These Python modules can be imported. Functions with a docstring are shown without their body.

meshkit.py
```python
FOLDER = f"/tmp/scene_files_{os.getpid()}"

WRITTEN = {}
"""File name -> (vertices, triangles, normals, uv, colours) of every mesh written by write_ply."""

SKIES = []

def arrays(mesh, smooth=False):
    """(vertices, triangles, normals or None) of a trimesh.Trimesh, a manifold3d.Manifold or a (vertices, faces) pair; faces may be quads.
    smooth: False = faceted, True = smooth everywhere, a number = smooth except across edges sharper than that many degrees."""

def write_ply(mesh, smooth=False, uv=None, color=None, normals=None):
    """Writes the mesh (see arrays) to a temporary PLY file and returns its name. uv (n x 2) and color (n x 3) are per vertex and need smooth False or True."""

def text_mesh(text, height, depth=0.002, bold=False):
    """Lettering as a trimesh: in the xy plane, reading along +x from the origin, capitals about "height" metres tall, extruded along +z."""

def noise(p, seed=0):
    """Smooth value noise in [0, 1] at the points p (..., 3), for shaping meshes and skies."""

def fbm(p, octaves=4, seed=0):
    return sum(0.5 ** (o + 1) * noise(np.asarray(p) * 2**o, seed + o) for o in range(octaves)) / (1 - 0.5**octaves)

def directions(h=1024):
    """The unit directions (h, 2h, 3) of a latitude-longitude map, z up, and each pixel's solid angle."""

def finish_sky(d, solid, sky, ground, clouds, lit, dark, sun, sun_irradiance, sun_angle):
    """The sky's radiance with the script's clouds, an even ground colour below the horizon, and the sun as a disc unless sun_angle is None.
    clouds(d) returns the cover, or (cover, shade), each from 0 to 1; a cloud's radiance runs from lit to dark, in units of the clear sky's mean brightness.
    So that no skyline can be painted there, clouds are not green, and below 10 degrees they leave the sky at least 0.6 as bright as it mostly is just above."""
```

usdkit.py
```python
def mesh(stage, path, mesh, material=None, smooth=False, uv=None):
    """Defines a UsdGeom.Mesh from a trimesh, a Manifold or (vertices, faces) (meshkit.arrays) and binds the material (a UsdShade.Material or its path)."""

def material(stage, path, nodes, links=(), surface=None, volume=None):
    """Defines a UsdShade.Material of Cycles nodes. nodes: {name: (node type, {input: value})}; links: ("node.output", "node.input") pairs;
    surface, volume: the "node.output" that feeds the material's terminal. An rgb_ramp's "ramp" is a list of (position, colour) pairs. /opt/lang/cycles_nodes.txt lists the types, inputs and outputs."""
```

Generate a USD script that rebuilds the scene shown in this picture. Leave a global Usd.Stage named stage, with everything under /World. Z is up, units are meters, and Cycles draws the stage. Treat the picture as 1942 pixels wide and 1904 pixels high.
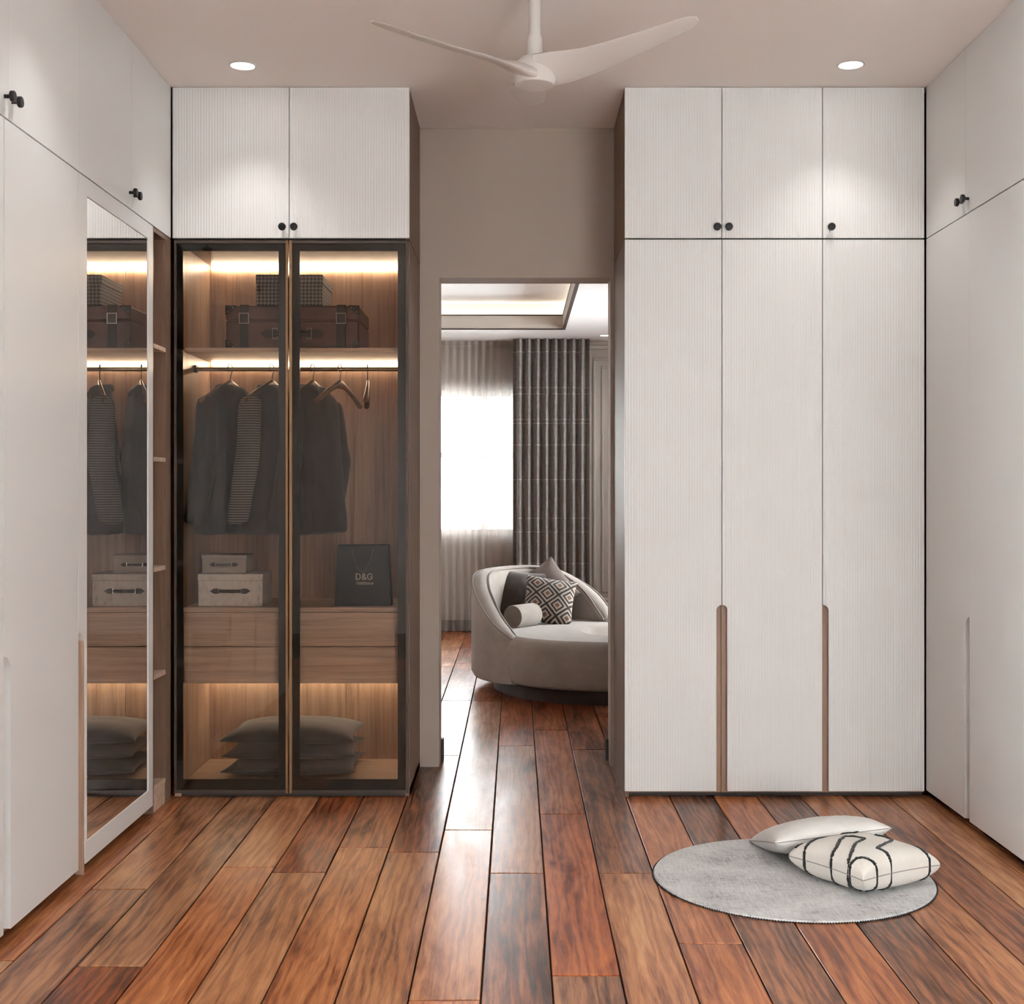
import math, random
import numpy as np
import trimesh
import manifold3d as m3
import shapely
from shapely.geometry import Polygon, Point, box as sbox
from scipy.interpolate import CubicSpline, PchipInterpolator
import usdkit, meshkit
from pxr import Usd, UsdGeom, UsdLux, UsdShade, Gf, Sdf, Vt

rng = random.Random(7)
stage = Usd.Stage.CreateInMemory()
UsdGeom.SetStageUpAxis(stage, 'Z')
UsdGeom.SetStageMetersPerUnit(stage, 1.0)
UsdGeom.Xform.Define(stage, '/World')
UsdGeom.Scope.Define(stage, '/World/Looks')
PI = math.pi

# ------------------------------------------------------------------ camera
F = 2450.0                     # focal length in pixels of the 1942 x 1904 frame
EYE = 1.26
camera = UsdGeom.Camera.Define(stage, '/World/camera')
camera.CreateHorizontalApertureAttr(36.0)
camera.CreateFocalLengthAttr(36.0 * F / 1942)
camera.CreateHorizontalApertureOffsetAttr(-8.0 / 1942 * 36)
camera.CreateVerticalApertureOffsetAttr(-21.0 / 1942 * 36)
camera.AddTranslateOp().Set((0, 0, EYE))
camera.AddRotateXOp().Set(90)
camera.CreateClippingRangeAttr((0.05, 200))
camera.CreateExposureAttr(0.03)

# ------------------------------------------------------------------ sky and lamp strengths
SKY = 9.0          # bright overcast daylight outside the windows
SPOT = 150.0       # downlight beams
DISC = 14.0
STRIP = 36.0
COVE = 8.0
dome = UsdLux.DomeLight.Define(stage, '/World/sky')
dome.CreateIntensityAttr(SKY)
dome.CreateColorAttr(Gf.Vec3f(0.97, 0.985, 1.0))

# ------------------------------------------------------------------ dimensions
YC = 5.30          # front of the cupboards on the back wall
YW = 5.90          # back wall
XL, XR = -1.416, 1.681   # fronts of the cupboards on the side walls
ZC = 2.917         # ceiling
ZJ = 2.294         # joint between tall doors and overhead doors
YF = 11.62         # far wall of the bedroom
ZB = 2.603         # lower face of the bedroom's dropped ceiling


def lin(r, g, b):
    c = np.array([r, g, b], float) / 255
    return tuple(np.where(c <= 0.04045, c / 12.92, ((c + 0.055) / 1.055) ** 2.4))


# ------------------------------------------------------------------ helpers: prims
used = set()
mats = {}
XF = {}


def path_for(name, parent):
    base = parent.GetPath().pathString if parent is not None else '/World'
    p, k = f'{base}/{name}', 0
    while p in used:
        k += 1
        p = f'{base}/{name}_{k:03d}'
    used.add(p)
    return p


def tag(prim, label=None, cat=None, group=None, kind=None):
    for k, v in (('label', label), ('category', cat), ('group', group), ('kind', kind)):
        if v:
            prim.SetCustomDataByKey(k, v)
    return prim


def mat4(loc=(0, 0, 0), rot=None):
    m = np.eye(4)
    if rot is not None:
        m[:3, :3] = rot
    m[:3, 3] = loc
    return m


def rx(a): return trimesh.transformations.rotation_matrix(math.radians(a), [1, 0, 0])[:3, :3]
def ry(a): return trimesh.transformations.rotation_matrix(math.radians(a), [0, 1, 0])[:3, :3]
def rz(a): return trimesh.transformations.rotation_matrix(math.radians(a), [0, 0, 1])[:3, :3]


def xform(name, m=None, parent=None):
    m = np.eye(4) if m is None else m
    x = UsdGeom.Xform.Define(stage, path_for(name, parent))
    x.AddTransformOp().Set(Gf.Matrix4d(*[list(map(float, r)) for r in m.T]))
    XF[x.GetPath().pathString] = m
    return x.GetPrim()


def thing(name, label, cat, loc=(0, 0, 0), rot=None, group=None):
    return tag(xform(name, mat4(loc, rot)), label, cat, group)


def structure(name):
    return tag(xform(name), None, None, None, 'structure')


def arr(mesh):
    v, f, _ = meshkit.arrays(mesh)
    return np.asarray(v, float), np.asarray(f, int)


def obj(name, mesh, mat, parent=None, smooth=False, label=None, cat=None, group=None, kind=None, local=False, tone=None):
    """One Mesh prim. The mesh is in world coordinates unless local; it is moved into its parent's frame."""
    v, f = arr(mesh)
    if parent is not None and not local:
        top = '/'.join(parent.GetPath().pathString.split('/')[:3])
        inv = np.linalg.inv(XF.get(top, np.eye(4)))
        v = v @ inv[:3, :3].T + inv[:3, 3]
    prim = usdkit.mesh(stage, path_for(name, parent), trimesh.Trimesh(v, f, process=False), mats[mat], smooth=smooth)
    if tone is not None:
        n = len(prim.GetPointsAttr().Get())
        UsdGeom.PrimvarsAPI(prim).CreatePrimvar('tone', Sdf.ValueTypeNames.Color3fArray, 'vertex').Set(
            Vt.Vec3fArray.FromNumpy(np.tile([tone], (n, 1)).astype(np.float32)))
    p = prim.GetPrim()
    tag(p, label, cat, group, kind)
    return p


def dup(src, m, label, group=None, name=None):
    """A copy of a thing with its parts, under the next number."""
    d = src.GetCustomData()
    x = UsdGeom.Xform.Define(stage, path_for(name or src.GetName().rstrip('0123456789_'), None))
    p = x.GetPrim()
    p.GetReferences().AddInternalReference(src.GetPath())
    op = x.GetOrderedXformOps()[0] if x.GetOrderedXformOps() else x.AddTransformOp()
    op.Set(Gf.Matrix4d(*[list(map(float, r)) for r in m.T]))
    tag(p, label, d['category'], group or d.get('group'))
    p.SetInstanceable(True)
    return p


# ------------------------------------------------------------------ helpers: meshes
def cat(*ms):
    ms = [trimesh.Trimesh(*arr(m), process=False) for m in ms]
    return trimesh.util.concatenate(ms)


def bx(x0, x1, y0, y1, z0, z1, b=0.0):
    lo, hi = np.array([x0, y0, z0], float), np.array([x1, y1, z1], float)
    if b <= 0:
        m = trimesh.creation.box(hi - lo)
        m.apply_translation((lo + hi) / 2)
        return m
    b = min(b, (hi - lo).min() * 0.45)
    pts = []
    for sx in (0, 1):
        for sy in (0, 1):
            for sz in (0, 1):
                c = np.array([sx, sy, sz])
                corner = np.where(c, hi, lo)
                for k in range(3):
                    p = corner.copy()
                    for j in range(3):
                        if j != k:
                            p[j] += -b if c[j] else b
                    pts.append(p)
    return trimesh.convex.convex_hull(np.array(pts))


def ext(poly, axis, a0, a1):
    """Extrudes a shapely polygon. axis 'y': poly in (x, z); axis 'x': poly in (y, z); axis 'z': poly in (x, y)."""
    m = trimesh.creation.extrude_polygon(poly, a1 - a0, engine='earcut')
    v = np.array(m.vertices)
    v[:, 2] += a0
    f = np.array(m.faces)
    if axis == 'y':
        v = v[:, [0, 2, 1]]
        f = f[:, ::-1]
    elif axis == 'x':
        v = v[:, [2, 0, 1]]
    return trimesh.Trimesh(v, f, process=False)


def tube(points, r, sides=8, closed=False, flat=1.0):
    p = np.asarray(points, float)
    n = len(p)
    if closed:
        t = np.roll(p, -1, 0) - np.roll(p, 1, 0)
    else:
        t = np.gradient(p, axis=0)
    t /= np.linalg.norm(t, axis=1, keepdims=True) + 1e-12
    a = np.cross(t, np.where(np.abs(t[:, 2:]) < 0.9, [0, 0, 1.0], [1.0, 0, 0]))
    a /= np.linalg.norm(a, axis=1, keepdims=True) + 1e-12
    b = np.cross(t, a)
    ang = np.arange(sides) * 2 * PI / sides
    r = np.broadcast_to(r, (n,))
    v = p[:, None] + r[:, None, None] * (np.cos(ang)[None, :, None] * a[:, None] + flat * np.sin(ang)[None, :, None] * b[:, None])
    v = v.reshape(-1, 3)
    f = []
    for i in range(n if closed else n - 1):
        i2 = (i + 1) % n
        for j in range(sides):
            j2 = (j + 1) % sides
            f += [[i * sides + j, i * sides + j2, i2 * sides + j2], [i * sides + j, i2 * sides + j2, i2 * sides + j]]
    if not closed:
        v = np.vstack([v, p[0], p[-1]])
        c0, c1 = len(v) - 2, len(v) - 1
        for j in range(sides):
            j2 = (j + 1) % sides
            f += [[c0, j2, j], [c1, (n - 1) * sides + j, (n - 1) * sides + j2]]
    return trimesh.Trimesh(v, np.array(f), process=False)


def rings(loops, cap0=True, cap1=True, closed=True):
    """Skins closed loops (each n x 3) into one mesh, with fan caps."""
    L = np.array(loops, float)
    k, n = L.shape[:2]
    v = L.reshape(-1, 3)
    f = []
    for i in range(k - 1):
        for j in range(n if closed else n - 1):
            j2 = (j + 1) % n
            f += [[i * n + j, i * n + j2, (i + 1) * n + j2], [i * n + j, (i + 1) * n + j2, (i + 1) * n + j]]
    if cap0:
        v = np.vstack([v, L[0].mean(0)])
        f += [[len(v) - 1, (j + 1) % n, j] for j in range(n)]
    if cap1:
        v = np.vstack([v, L[-1].mean(0)])
        f += [[len(v) - 1, (k - 1) * n + j, (k - 1) * n + (j + 1) % n] for j in range(n)]
    return trimesh.Trimesh(v, np.array(f), process=False)


def lathe(profile, c=(0, 0, 0), n=40):
    loops = []
    for r, z in profile:
        a = np.arange(n) * 2 * PI / n
        loops.append(np.stack([c[0] + r * np.cos(a), c[1] + r * np.sin(a), np.full(n, c[2] + z)], 1))
    return rings(loops)


def turn(mesh, rot=None, loc=(0, 0, 0)):
    v, f = arr(mesh)
    if rot is not None:
        v = v @ np.asarray(rot).T
    return trimesh.Trimesh(v + np.asarray(loc), f, process=False)


def bool_diff(a, b):
    def M(x):
        x = trimesh.Trimesh(*arr(x))
        x.merge_vertices()
        return m3.Manifold(m3.Mesh(np.asarray(x.vertices, np.float32), np.asarray(x.faces, np.uint32)))
    r = (M(a) - M(b)).to_mesh()
    return trimesh.Trimesh(r.vert_properties[:, :3], r.tri_verts, process=False)


# ------------------------------------------------------------------ materials
def material(name, nodes, links=(), surface='p.BSDF'):
    mats[name] = usdkit.material(stage, f'/World/Looks/{name}', nodes, list(links), surface=surface)


def plain(name, rgb, rough=0.5, metal=0.0, bump=0.0, bump_scale=200.0, var=0.0, var_scale=3.0, **kw):
    nodes = {'p': ('principled_bsdf', {'base_color': rgb, 'roughness': rough, 'metallic': metal, **kw}), 'g': ('geometry', {})}
    links = []
    if var:
        d = tuple(c * (1 - var) for c in rgb)
        u = tuple(min(1, c * (1 + var)) for c in rgb)
        nodes['n'] = ('noise_texture', {'scale': var_scale, 'detail': 4.0})
        nodes['r'] = ('rgb_ramp', {'ramp': [(0.3, d), (0.7, u)]})
        links += [('g.position', 'n.vector'), ('n.fac', 'r.fac'), ('r.color', 'p.base_color')]
    if bump:
        nodes['n2'] = ('noise_texture', {'scale': bump_scale, 'detail': 2.0})
        nodes['b'] = ('bump', {'strength': bump, 'distance': 0.002})
        links += [('g.position', 'n2.vector'), ('n2.fac', 'b.height'), ('b.normal', 'p.normal')]
    material(name, nodes, links)


def emit(name, rgb, strength):
    material(name, {'e': ('emission', {'color': rgb, 'strength': strength})}, surface='e.emission')


def wood(name, dark, light, along='z', rough=0.45, scale=1.0):
    sc = {'z': (38, 38, 1.6), 'x': (1.6, 38, 38), 'y': (38, 1.6, 38)}[along]
    sc = tuple(c * scale for c in sc)
    material(name, {
        'g': ('geometry', {}),
        'm': ('mapping', {'scale': sc}),
        'n': ('noise_texture', {'scale': 1.0, 'detail': 5.0, 'roughness': 0.6, 'distortion': 0.6}),
        'm2': ('mapping', {'scale': tuple(c * 5 for c in sc)}),
        'n2': ('noise_texture', {'scale': 1.0, 'detail': 2.0}),
        'a': ('math', {'math_type': 'multiply_add', 'value2': 0.3}),
        'r': ('rgb_ramp', {'ramp': [(0.42, dark), (0.78, light)]}),
        'b': ('bump', {'strength': 0.15, 'distance': 0.001}),
        'p': ('principled_bsdf', {'roughness': rough}),
    }, [('g.position', 'm.vector'), ('m.vector', 'n.vector'), ('g.position', 'm2.vector'), ('m2.vector', 'n2.vector'),
        ('n2.fac', 'a.value1'), ('n.fac', 'a.value3'), ('a.value', 'r.fac'), ('r.color', 'p.base_color'),
        ('n.fac', 'b.height'), ('b.normal', 'p.normal')])


plain('ceiling_paint', (0.90, 0.845, 0.80), 0.85)
plain('white_ceiling_paint', (0.80, 0.79, 0.78), 0.8)
plain('beige_paint', (0.41, 0.335, 0.28), 0.75, bump=0.05)
plain('greige_paint', (0.50, 0.45, 0.40), 0.7)
plain('white_laminate', (0.785, 0.79, 0.78), 0.42, specular_ior_level=0.4)
plain('fluted_laminate', (0.79, 0.785, 0.765), 0.5, specular_ior_level=0.35)
plain('fan_white', (0.66, 0.615, 0.575), 0.55)
plain('taupe_laminate', (0.19, 0.125, 0.09), 0.55, specular_ior_level=0.15)
plain('dark_plinth', (0.035, 0.028, 0.024), 0.6)
plain('knob_black', (0.018, 0.018, 0.02), 0.4, metal=0.6)
plain('bronze_frame', (0.060, 0.040, 0.030), 0.5, metal=0.2)
plain('gold_edge', (0.25, 0.14, 0.07), 0.42, metal=0.7)
plain('black_frame', (0.006, 0.006, 0.006), 0.35)
plain('brass_rod', (0.42, 0.33, 0.2), 0.3, metal=0.9)
plain('steel', (0.62, 0.58, 0.52), 0.28, metal=1.0)
plain('mirror_silver', (0.93, 0.93, 0.93), 0.0, metal=1.0)
wood('oak_panel', lin(140, 112, 92), lin(182, 152, 128), 'z', 0.4)
wood('oak_drawer', lin(166, 140, 122), lin(206, 180, 158), 'x', 0.4)
wood('taupe_wood', lin(92, 70, 57), lin(122, 94, 76), 'z', 0.4)
wood('slot_wood', lin(128, 98, 78), lin(150, 118, 96), 'z', 0.5)
wood('hanger_wood', lin(70, 48, 34), lin(120, 84, 58), 'x', 0.35)
emit('led_warm', (1.0, 0.85, 0.64), STRIP)
emit('led_soft', (1.0, 0.87, 0.66), STRIP * 0.45)
emit('cove_glow', (1.0, 0.86, 0.70), COVE)
emit('lamp_disc', (1.0, 0.96, 0.91), DISC)

# glass
material('bronze_glass', {
    't': ('transparent_bsdf', {'color': (0.86, 0.815, 0.775)}),
    's': ('glossy_bsdf', {'color': (0.9, 0.9, 0.9), 'roughness': 0.0}),
    'f': ('fresnel', {'IOR': 1.42}),
    'x': ('mix_closure', {}),
}, [('f.fac', 'x.fac'), ('t.BSDF', 'x.closure1'), ('s.BSDF', 'x.closure2')], surface='x.closure')
material('clear_glass', {
    't': ('transparent_bsdf', {'color': (0.95, 0.96, 0.96)}),
    's': ('glossy_bsdf', {'color': (0.9, 0.9, 0.9), 'roughness': 0.0}),
    'f': ('fresnel', {'IOR': 1.45}),
    'x': ('mix_closure', {}),
}, [('f.fac', 'x.fac'), ('t.BSDF', 'x.closure1'), ('s.BSDF', 'x.closure2')], surface='x.closure')
# sheer
material('sheer_fabric', {
    't': ('transparent_bsdf', {'color': (0.97, 0.96, 0.95)}),
    'l': ('translucent_bsdf', {'color': (0.70, 0.67, 0.64)}),
    'd': ('diffuse_bsdf', {'color': (0.40, 0.355, 0.325)}),
    'x1': ('mix_closure', {'fac': 0.5}),
    'x2': ('mix_closure', {'fac': 0.50}),
}, [('l.BSDF', 'x1.closure1'), ('d.BSDF', 'x1.closure2'), ('t.BSDF', 'x2.closure1'), ('x1.closure', 'x2.closure2')], surface='x2.closure')


def fabric(name, dark, light, scale=420.0, rough=0.9, sheen=0.3, bump=0.25):
    material(name, {
        'g': ('texture_coordinate', {}),
        'n': ('noise_texture', {'scale': 9.0, 'detail': 5.0, 'roughness': 0.65}),
        'r': ('rgb_ramp', {'ramp': [(0.3, dark), (0.7, light)]}),
        'w': ('noise_texture', {'scale': scale, 'detail': 1.0}),
        'b': ('bump', {'strength': bump, 'distance': 0.002}),
        'p': ('principled_bsdf', {'roughness': rough, 'sheen_weight': sheen, 'specular_ior_level': 0.2}),
    }, [('g.object', 'n.vector'), ('g.object', 'w.vector'), ('n.fac', 'r.fac'), ('r.color', 'p.base_color'), ('w.fac', 'b.height'), ('b.normal', 'p.normal')])


fabric('white_linen', (0.70, 0.68, 0.65), (0.84, 0.82, 0.79))
fabric('cream_cotton', (0.70, 0.66, 0.60), (0.80, 0.76, 0.70))
fabric('black_yarn', (0.008, 0.008, 0.008), (0.02, 0.02, 0.02))
fabric('seam_grey', (0.30, 0.28, 0.26), (0.36, 0.34, 0.32))
fabric('grey_cotton', (0.066, 0.068, 0.074), (0.09, 0.092, 0.098))
fabric('sofa_boucle', (0.34, 0.30, 0.265), (0.41, 0.365, 0.325), scale=260)
fabric('sofa_piping', (0.30, 0.26, 0.23), (0.36, 0.31, 0.27))
fabric('umber_velvet', (0.030, 0.020, 0.016), (0.06, 0.042, 0.034), sheen=0.6)
fabric('mauve_linen', (0.16, 0.125, 0.11), (0.22, 0.175, 0.155))
fabric('bolster_tan', (0.13, 0.10, 0.082), (0.17, 0.135, 0.11))
fabric('bolster_rim', (0.34, 0.30, 0.265), (0.41, 0.365, 0.325))
fabric('coat_charcoal', (0.022, 0.021, 0.022), (0.036, 0.034, 0.034), sheen=0.1, bump=0.03)
fabric('coat_brown', (0.032, 0.026, 0.024), (0.046, 0.038, 0.035), sheen=0.1, bump=0.03)
fabric('leather_brown', (0.095, 0.052, 0.044), (0.138, 0.076, 0.063), rough=0.5, sheen=0.0, bump=0.1)
fabric('leather_strap', (0.035, 0.026, 0.022), (0.05, 0.038, 0.032), rough=0.5, sheen=0.0, bump=0.1)
fabric('bag_black', (0.012, 0.012, 0.013), (0.018, 0.018, 0.019), rough=0.4, sheen=0.0, bump=0.02)
fabric('cord_grey', (0.16, 0.15, 0.14), (0.2, 0.19, 0.18))
plain('gilt_print', (0.62, 0.53, 0.42), 0.35, metal=0.4)
fabric('small_box_paper', (0.40, 0.37, 0.35), (0.48, 0.45, 0.42), sheen=0)


def worn_box():
    material('distressed_white', {
        'g': ('geometry', {}),
        'm': ('mapping', {'scale': (70, 70, 26)}),
        'n': ('noise_texture', {'scale': 1.0, 'detail': 6.0, 'roughness': 0.75}),
        'n2': ('noise_texture', {'scale': 7.0, 'detail': 3.0}),
        'a': ('math', {'math_type': 'multiply_add', 'value2': 0.5}),
        'r': ('rgb_ramp', {'ramp': [(0.48, (0.09, 0.075, 0.06)), (0.58, (0.56, 0.53, 0.50)), (0.75, (0.72, 0.69, 0.66))]}),
        'p': ('principled_bsdf', {'roughness': 0.8}),
    }, [('g.position', 'm.vector'), ('m.vector', 'n.vector'), ('g.position', 'n2.vector'), ('n2.fac', 'a.value1'), ('n.fac', 'a.value3'),
        ('a.value', 'r.fac'), ('r.color', 'p.base_color')])


worn_box()


def houndstooth(name, thread):
    """A woven 4 + 4 twill in two colours: a thread is on top where (i - j) mod 4 < 2; its colour is (index mod 8) < 4."""
    N = {'g': ('geometry', {}), 's': ('separate_xyz', {}), 'xy': ('math', {'math_type': 'add'})}
    L = [('g.position', 's.vector'), ('s.x', 'xy.value1'), ('s.y', 'xy.value2')]
    for k, src in (('u', 'xy.value'), ('v', 's.z')):
        N[k + 'd'] = ('math', {'math_type': 'divide', 'value2': thread})
        N[k + 'f'] = ('math', {'math_type': 'floor'})
        N[k + 'm'] = ('math', {'math_type': 'floored_modulo', 'value2': 8.0})
        N[k + 'l'] = ('math', {'math_type': 'less_than', 'value2': 3.5})
        L += [(src, k + 'd.value1'), (k + 'd.value', k + 'f.value1'), (k + 'f.value', k + 'm.value1'), (k + 'm.value', k + 'l.value1')]
    N['t'] = ('math', {'math_type': 'subtract'})
    N['tm'] = ('math', {'math_type': 'floored_modulo', 'value2': 4.0})
    N['tl'] = ('math', {'math_type': 'less_than', 'value2': 1.5})
    N['mf'] = ('mix_float', {})
    N['mx'] = ('mix', {'color1': (0.012, 0.012, 0.013), 'color2': (0.27, 0.245, 0.225)})
    N['p'] = ('principled_bsdf', {'roughness': 0.7})
    L += [('uf.value', 't.value1'), ('vf.value', 't.value2'), ('t.value', 'tm.value1'), ('tm.value', 'tl.value1'), ('tl.value', 'mf.fac'),
          ('ul.value', 'mf.a'), ('vl.value', 'mf.b'), ('mf.result', 'mx.fac'), ('mx.color', 'p.base_color')]
    material(name, N, L)


houndstooth('houndstooth_paper', 0.0155 / 8)

material('striped_tweed', {
    'g': ('geometry', {}), 's': ('separate_xyz', {}),
    'n': ('noise_texture', {'scale': 60.0, 'detail': 2.0}),
    'd': ('math', {'math_type': 'multiply_add', 'value2': 2 * PI / 0.0105}),
    'n3': ('math', {'math_type': 'multiply', 'value2': 1.6}),
    'si': ('math', {'math_type': 'sine'}),
    'r': ('rgb_ramp', {'ramp': [(0.35, (0.02, 0.018, 0.017)), (0.75, (0.26, 0.235, 0.215))]}),
    'h': ('math', {'math_type': 'multiply_add', 'value2': 0.5, 'value3': 0.5}),
    'p': ('principled_bsdf', {'roughness': 0.9}),
}, [('g.position', 's.vector'), ('g.position', 'n.vector'), ('n.fac', 'n3.value1'), ('s.z', 'd.value1'), ('n3.value', 'd.value3'), ('d.value', 'si.value1'),
    ('si.value', 'h.value1'), ('h.value', 'r.fac'), ('r.color', 'p.base_color')])


def diamond_fabric():
    """Nested lozenges in dark brown and cream, in the cushion's own axes."""
    N = {'c': ('texture_coordinate', {}), 'n': ('noise_texture', {'scale': 40.0, 'detail': 2.0}), 's': ('separate_xyz', {})}
    L = [('c.object', 's.vector'), ('c.object', 'n.vector')]
    for k in 'xy':
        N[k + 'a'] = ('math', {'math_type': 'multiply_add', 'value2': 1 / 0.150, 'value3': 0.62 if k == 'x' else 0.30})
        N[k + 'f'] = ('math', {'math_type': 'fraction'})
        N[k + 'w'] = ('math', {'math_type': 'subtract', 'value2': 0.5})
        N[k + 'b'] = ('math', {'math_type': 'absolute'})
        N[k + 'p'] = ('math', {'math_type': 'add', 'value2': 20.0})
        L += [('s.' + k, k + 'a.value1'), (k + 'a.value', k + 'p.value1'), (k + 'p.value', k + 'f.value1'), (k + 'f.value', k + 'w.value1'), (k + 'w.value', k + 'b.value1')]
    N['d'] = ('math', {'math_type': 'add'})
    N['m'] = ('math', {'math_type': 'subtract', 'value2': 0.5})
    N['ab'] = ('math', {'math_type': 'absolute'})
    N['j'] = ('math', {'math_type': 'multiply_add', 'value2': 0.05})
    br, cr, ta = (0.035, 0.024, 0.02), (0.46, 0.40, 0.35), (0.20, 0.10, 0.06)
    N['r'] = ('rgb_ramp', {'interpolate': False, 'ramp': [(0.0, br), (0.085, br), (0.09, cr), (0.19, cr), (0.195, br), (0.30, br), (0.305, cr), (0.40, cr), (0.405, ta), (0.6, ta)]})
    N['p'] = ('principled_bsdf', {'roughness': 0.9, 'sheen_weight': 0.3})
    L += [('xb.value', 'd.value1'), ('yb.value', 'd.value2'), ('d.value', 'm.value1'), ('m.value', 'ab.value1'), ('n.fac', 'j.value1'), ('ab.value', 'j.value3'),
          ('j.value', 'r.fac'), ('r.color', 'p.base_color')]
    material('diamond_weave', N, L)


diamond_fabric()


def curtain_fabric():
    N = {'g': ('geometry', {}), 's': ('separate_xyz', {}), 'n': ('noise_texture', {'scale': 30.0, 'detail': 4.0}), 'r': ('rgb_ramp', {'ramp': [(0.3, (0.15, 0.13, 0.12)), (0.7, (0.22, 0.195, 0.182))]}),
         'mx': ('mix', {'color2': (0.42, 0.38, 0.355)}), 'p': ('principled_bsdf', {'roughness': 0.85, 'sheen_weight': 0.25}),
         'w': ('math', {'math_type': 'multiply', 'value2': 1.0}), 'nn': ('noise_texture', {'scale': 14.0, 'detail': 1.0}), 'gt': ('math', {'math_type': 'greater_than', 'value2': 0.42}), 'ml': ('math', {'math_type': 'multiply'})}
    L = [('g.position', 's.vector'), ('g.position', 'n.vector'), ('n.fac', 'r.fac'), ('r.color', 'mx.color1'), ('mx.color', 'p.base_color'), ('g.position', 'nn.vector'), ('nn.fac', 'gt.value1')]
    prev = None
    for k, z in enumerate((2.17, 2.115, 2.485, 1.89, 1.855, 1.665, 1.36, 1.02, 0.90, 0.62)):
        N[f'c{k}'] = ('math', {'math_type': 'compare', 'value2': z, 'value3': 0.0035})
        L.append(('s.z', f'c{k}.value1'))
        if prev:
            N[f'm{k}'] = ('math', {'math_type': 'maximum'})
            L += [(prev, f'm{k}.value1'), (f'c{k}.value', f'm{k}.value2')]
            prev = f'm{k}.value'
        else:
            prev = f'c{k}.value'
    L += [(prev, 'ml.value1'), ('gt.value', 'ml.value2'), ('ml.value', 'mx.fac')]
    material('curtain_taupe', N, L)


curtain_fabric()

material('rug_wool', {
    'g': ('geometry', {}),
    'm1': ('mapping', {'scale': (22, 150, 22), 'rotation': (0, 0, 0.12)}), 'n1': ('noise_texture', {'scale': 1.0, 'detail': 4.0, 'roughness': 0.7}),
    'm2': ('mapping', {'scale': (150, 18, 22), 'rotation': (0, 0, 0.12)}), 'n2': ('noise_texture', {'scale': 1.0, 'detail': 4.0, 'roughness': 0.7}),
    'n3': ('noise_texture', {'scale': 4.5, 'detail': 3.0}),
    'a': ('math', {'math_type': 'add'}), 'a2': ('math', {'math_type': 'multiply_add', 'value2': 1.1}),
    'r': ('rgb_ramp', {'ramp': [(0.38, (0.17, 0.16, 0.17)), (0.455, (0.44, 0.43, 0.43)), (0.60, (0.66, 0.655, 0.645))]}),
    'h': ('math', {'math_type': 'divide', 'value2': 3.1}),
    'b': ('bump', {'strength': 0.5, 'distance': 0.004}),
    'p': ('principled_bsdf', {'roughness': 0.95, 'sheen_weight': 0.2, 'specular_ior_level': 0.1}),
}, [('g.position', 'm1.vector'), ('m1.vector', 'n1.vector'), ('g.position', 'm2.vector'), ('m2.vector', 'n2.vector'), ('g.position', 'n3.vector'),
    ('n1.fac', 'a.value1'), ('n2.fac', 'a.value2'), ('n3.fac', 'a2.value1'), ('a.value', 'a2.value3'), ('a2.value', 'h.value1'), ('h.value', 'r.fac'),
    ('r.color', 'p.base_color'), ('n1.fac', 'b.height'), ('b.normal', 'p.normal')])

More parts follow.
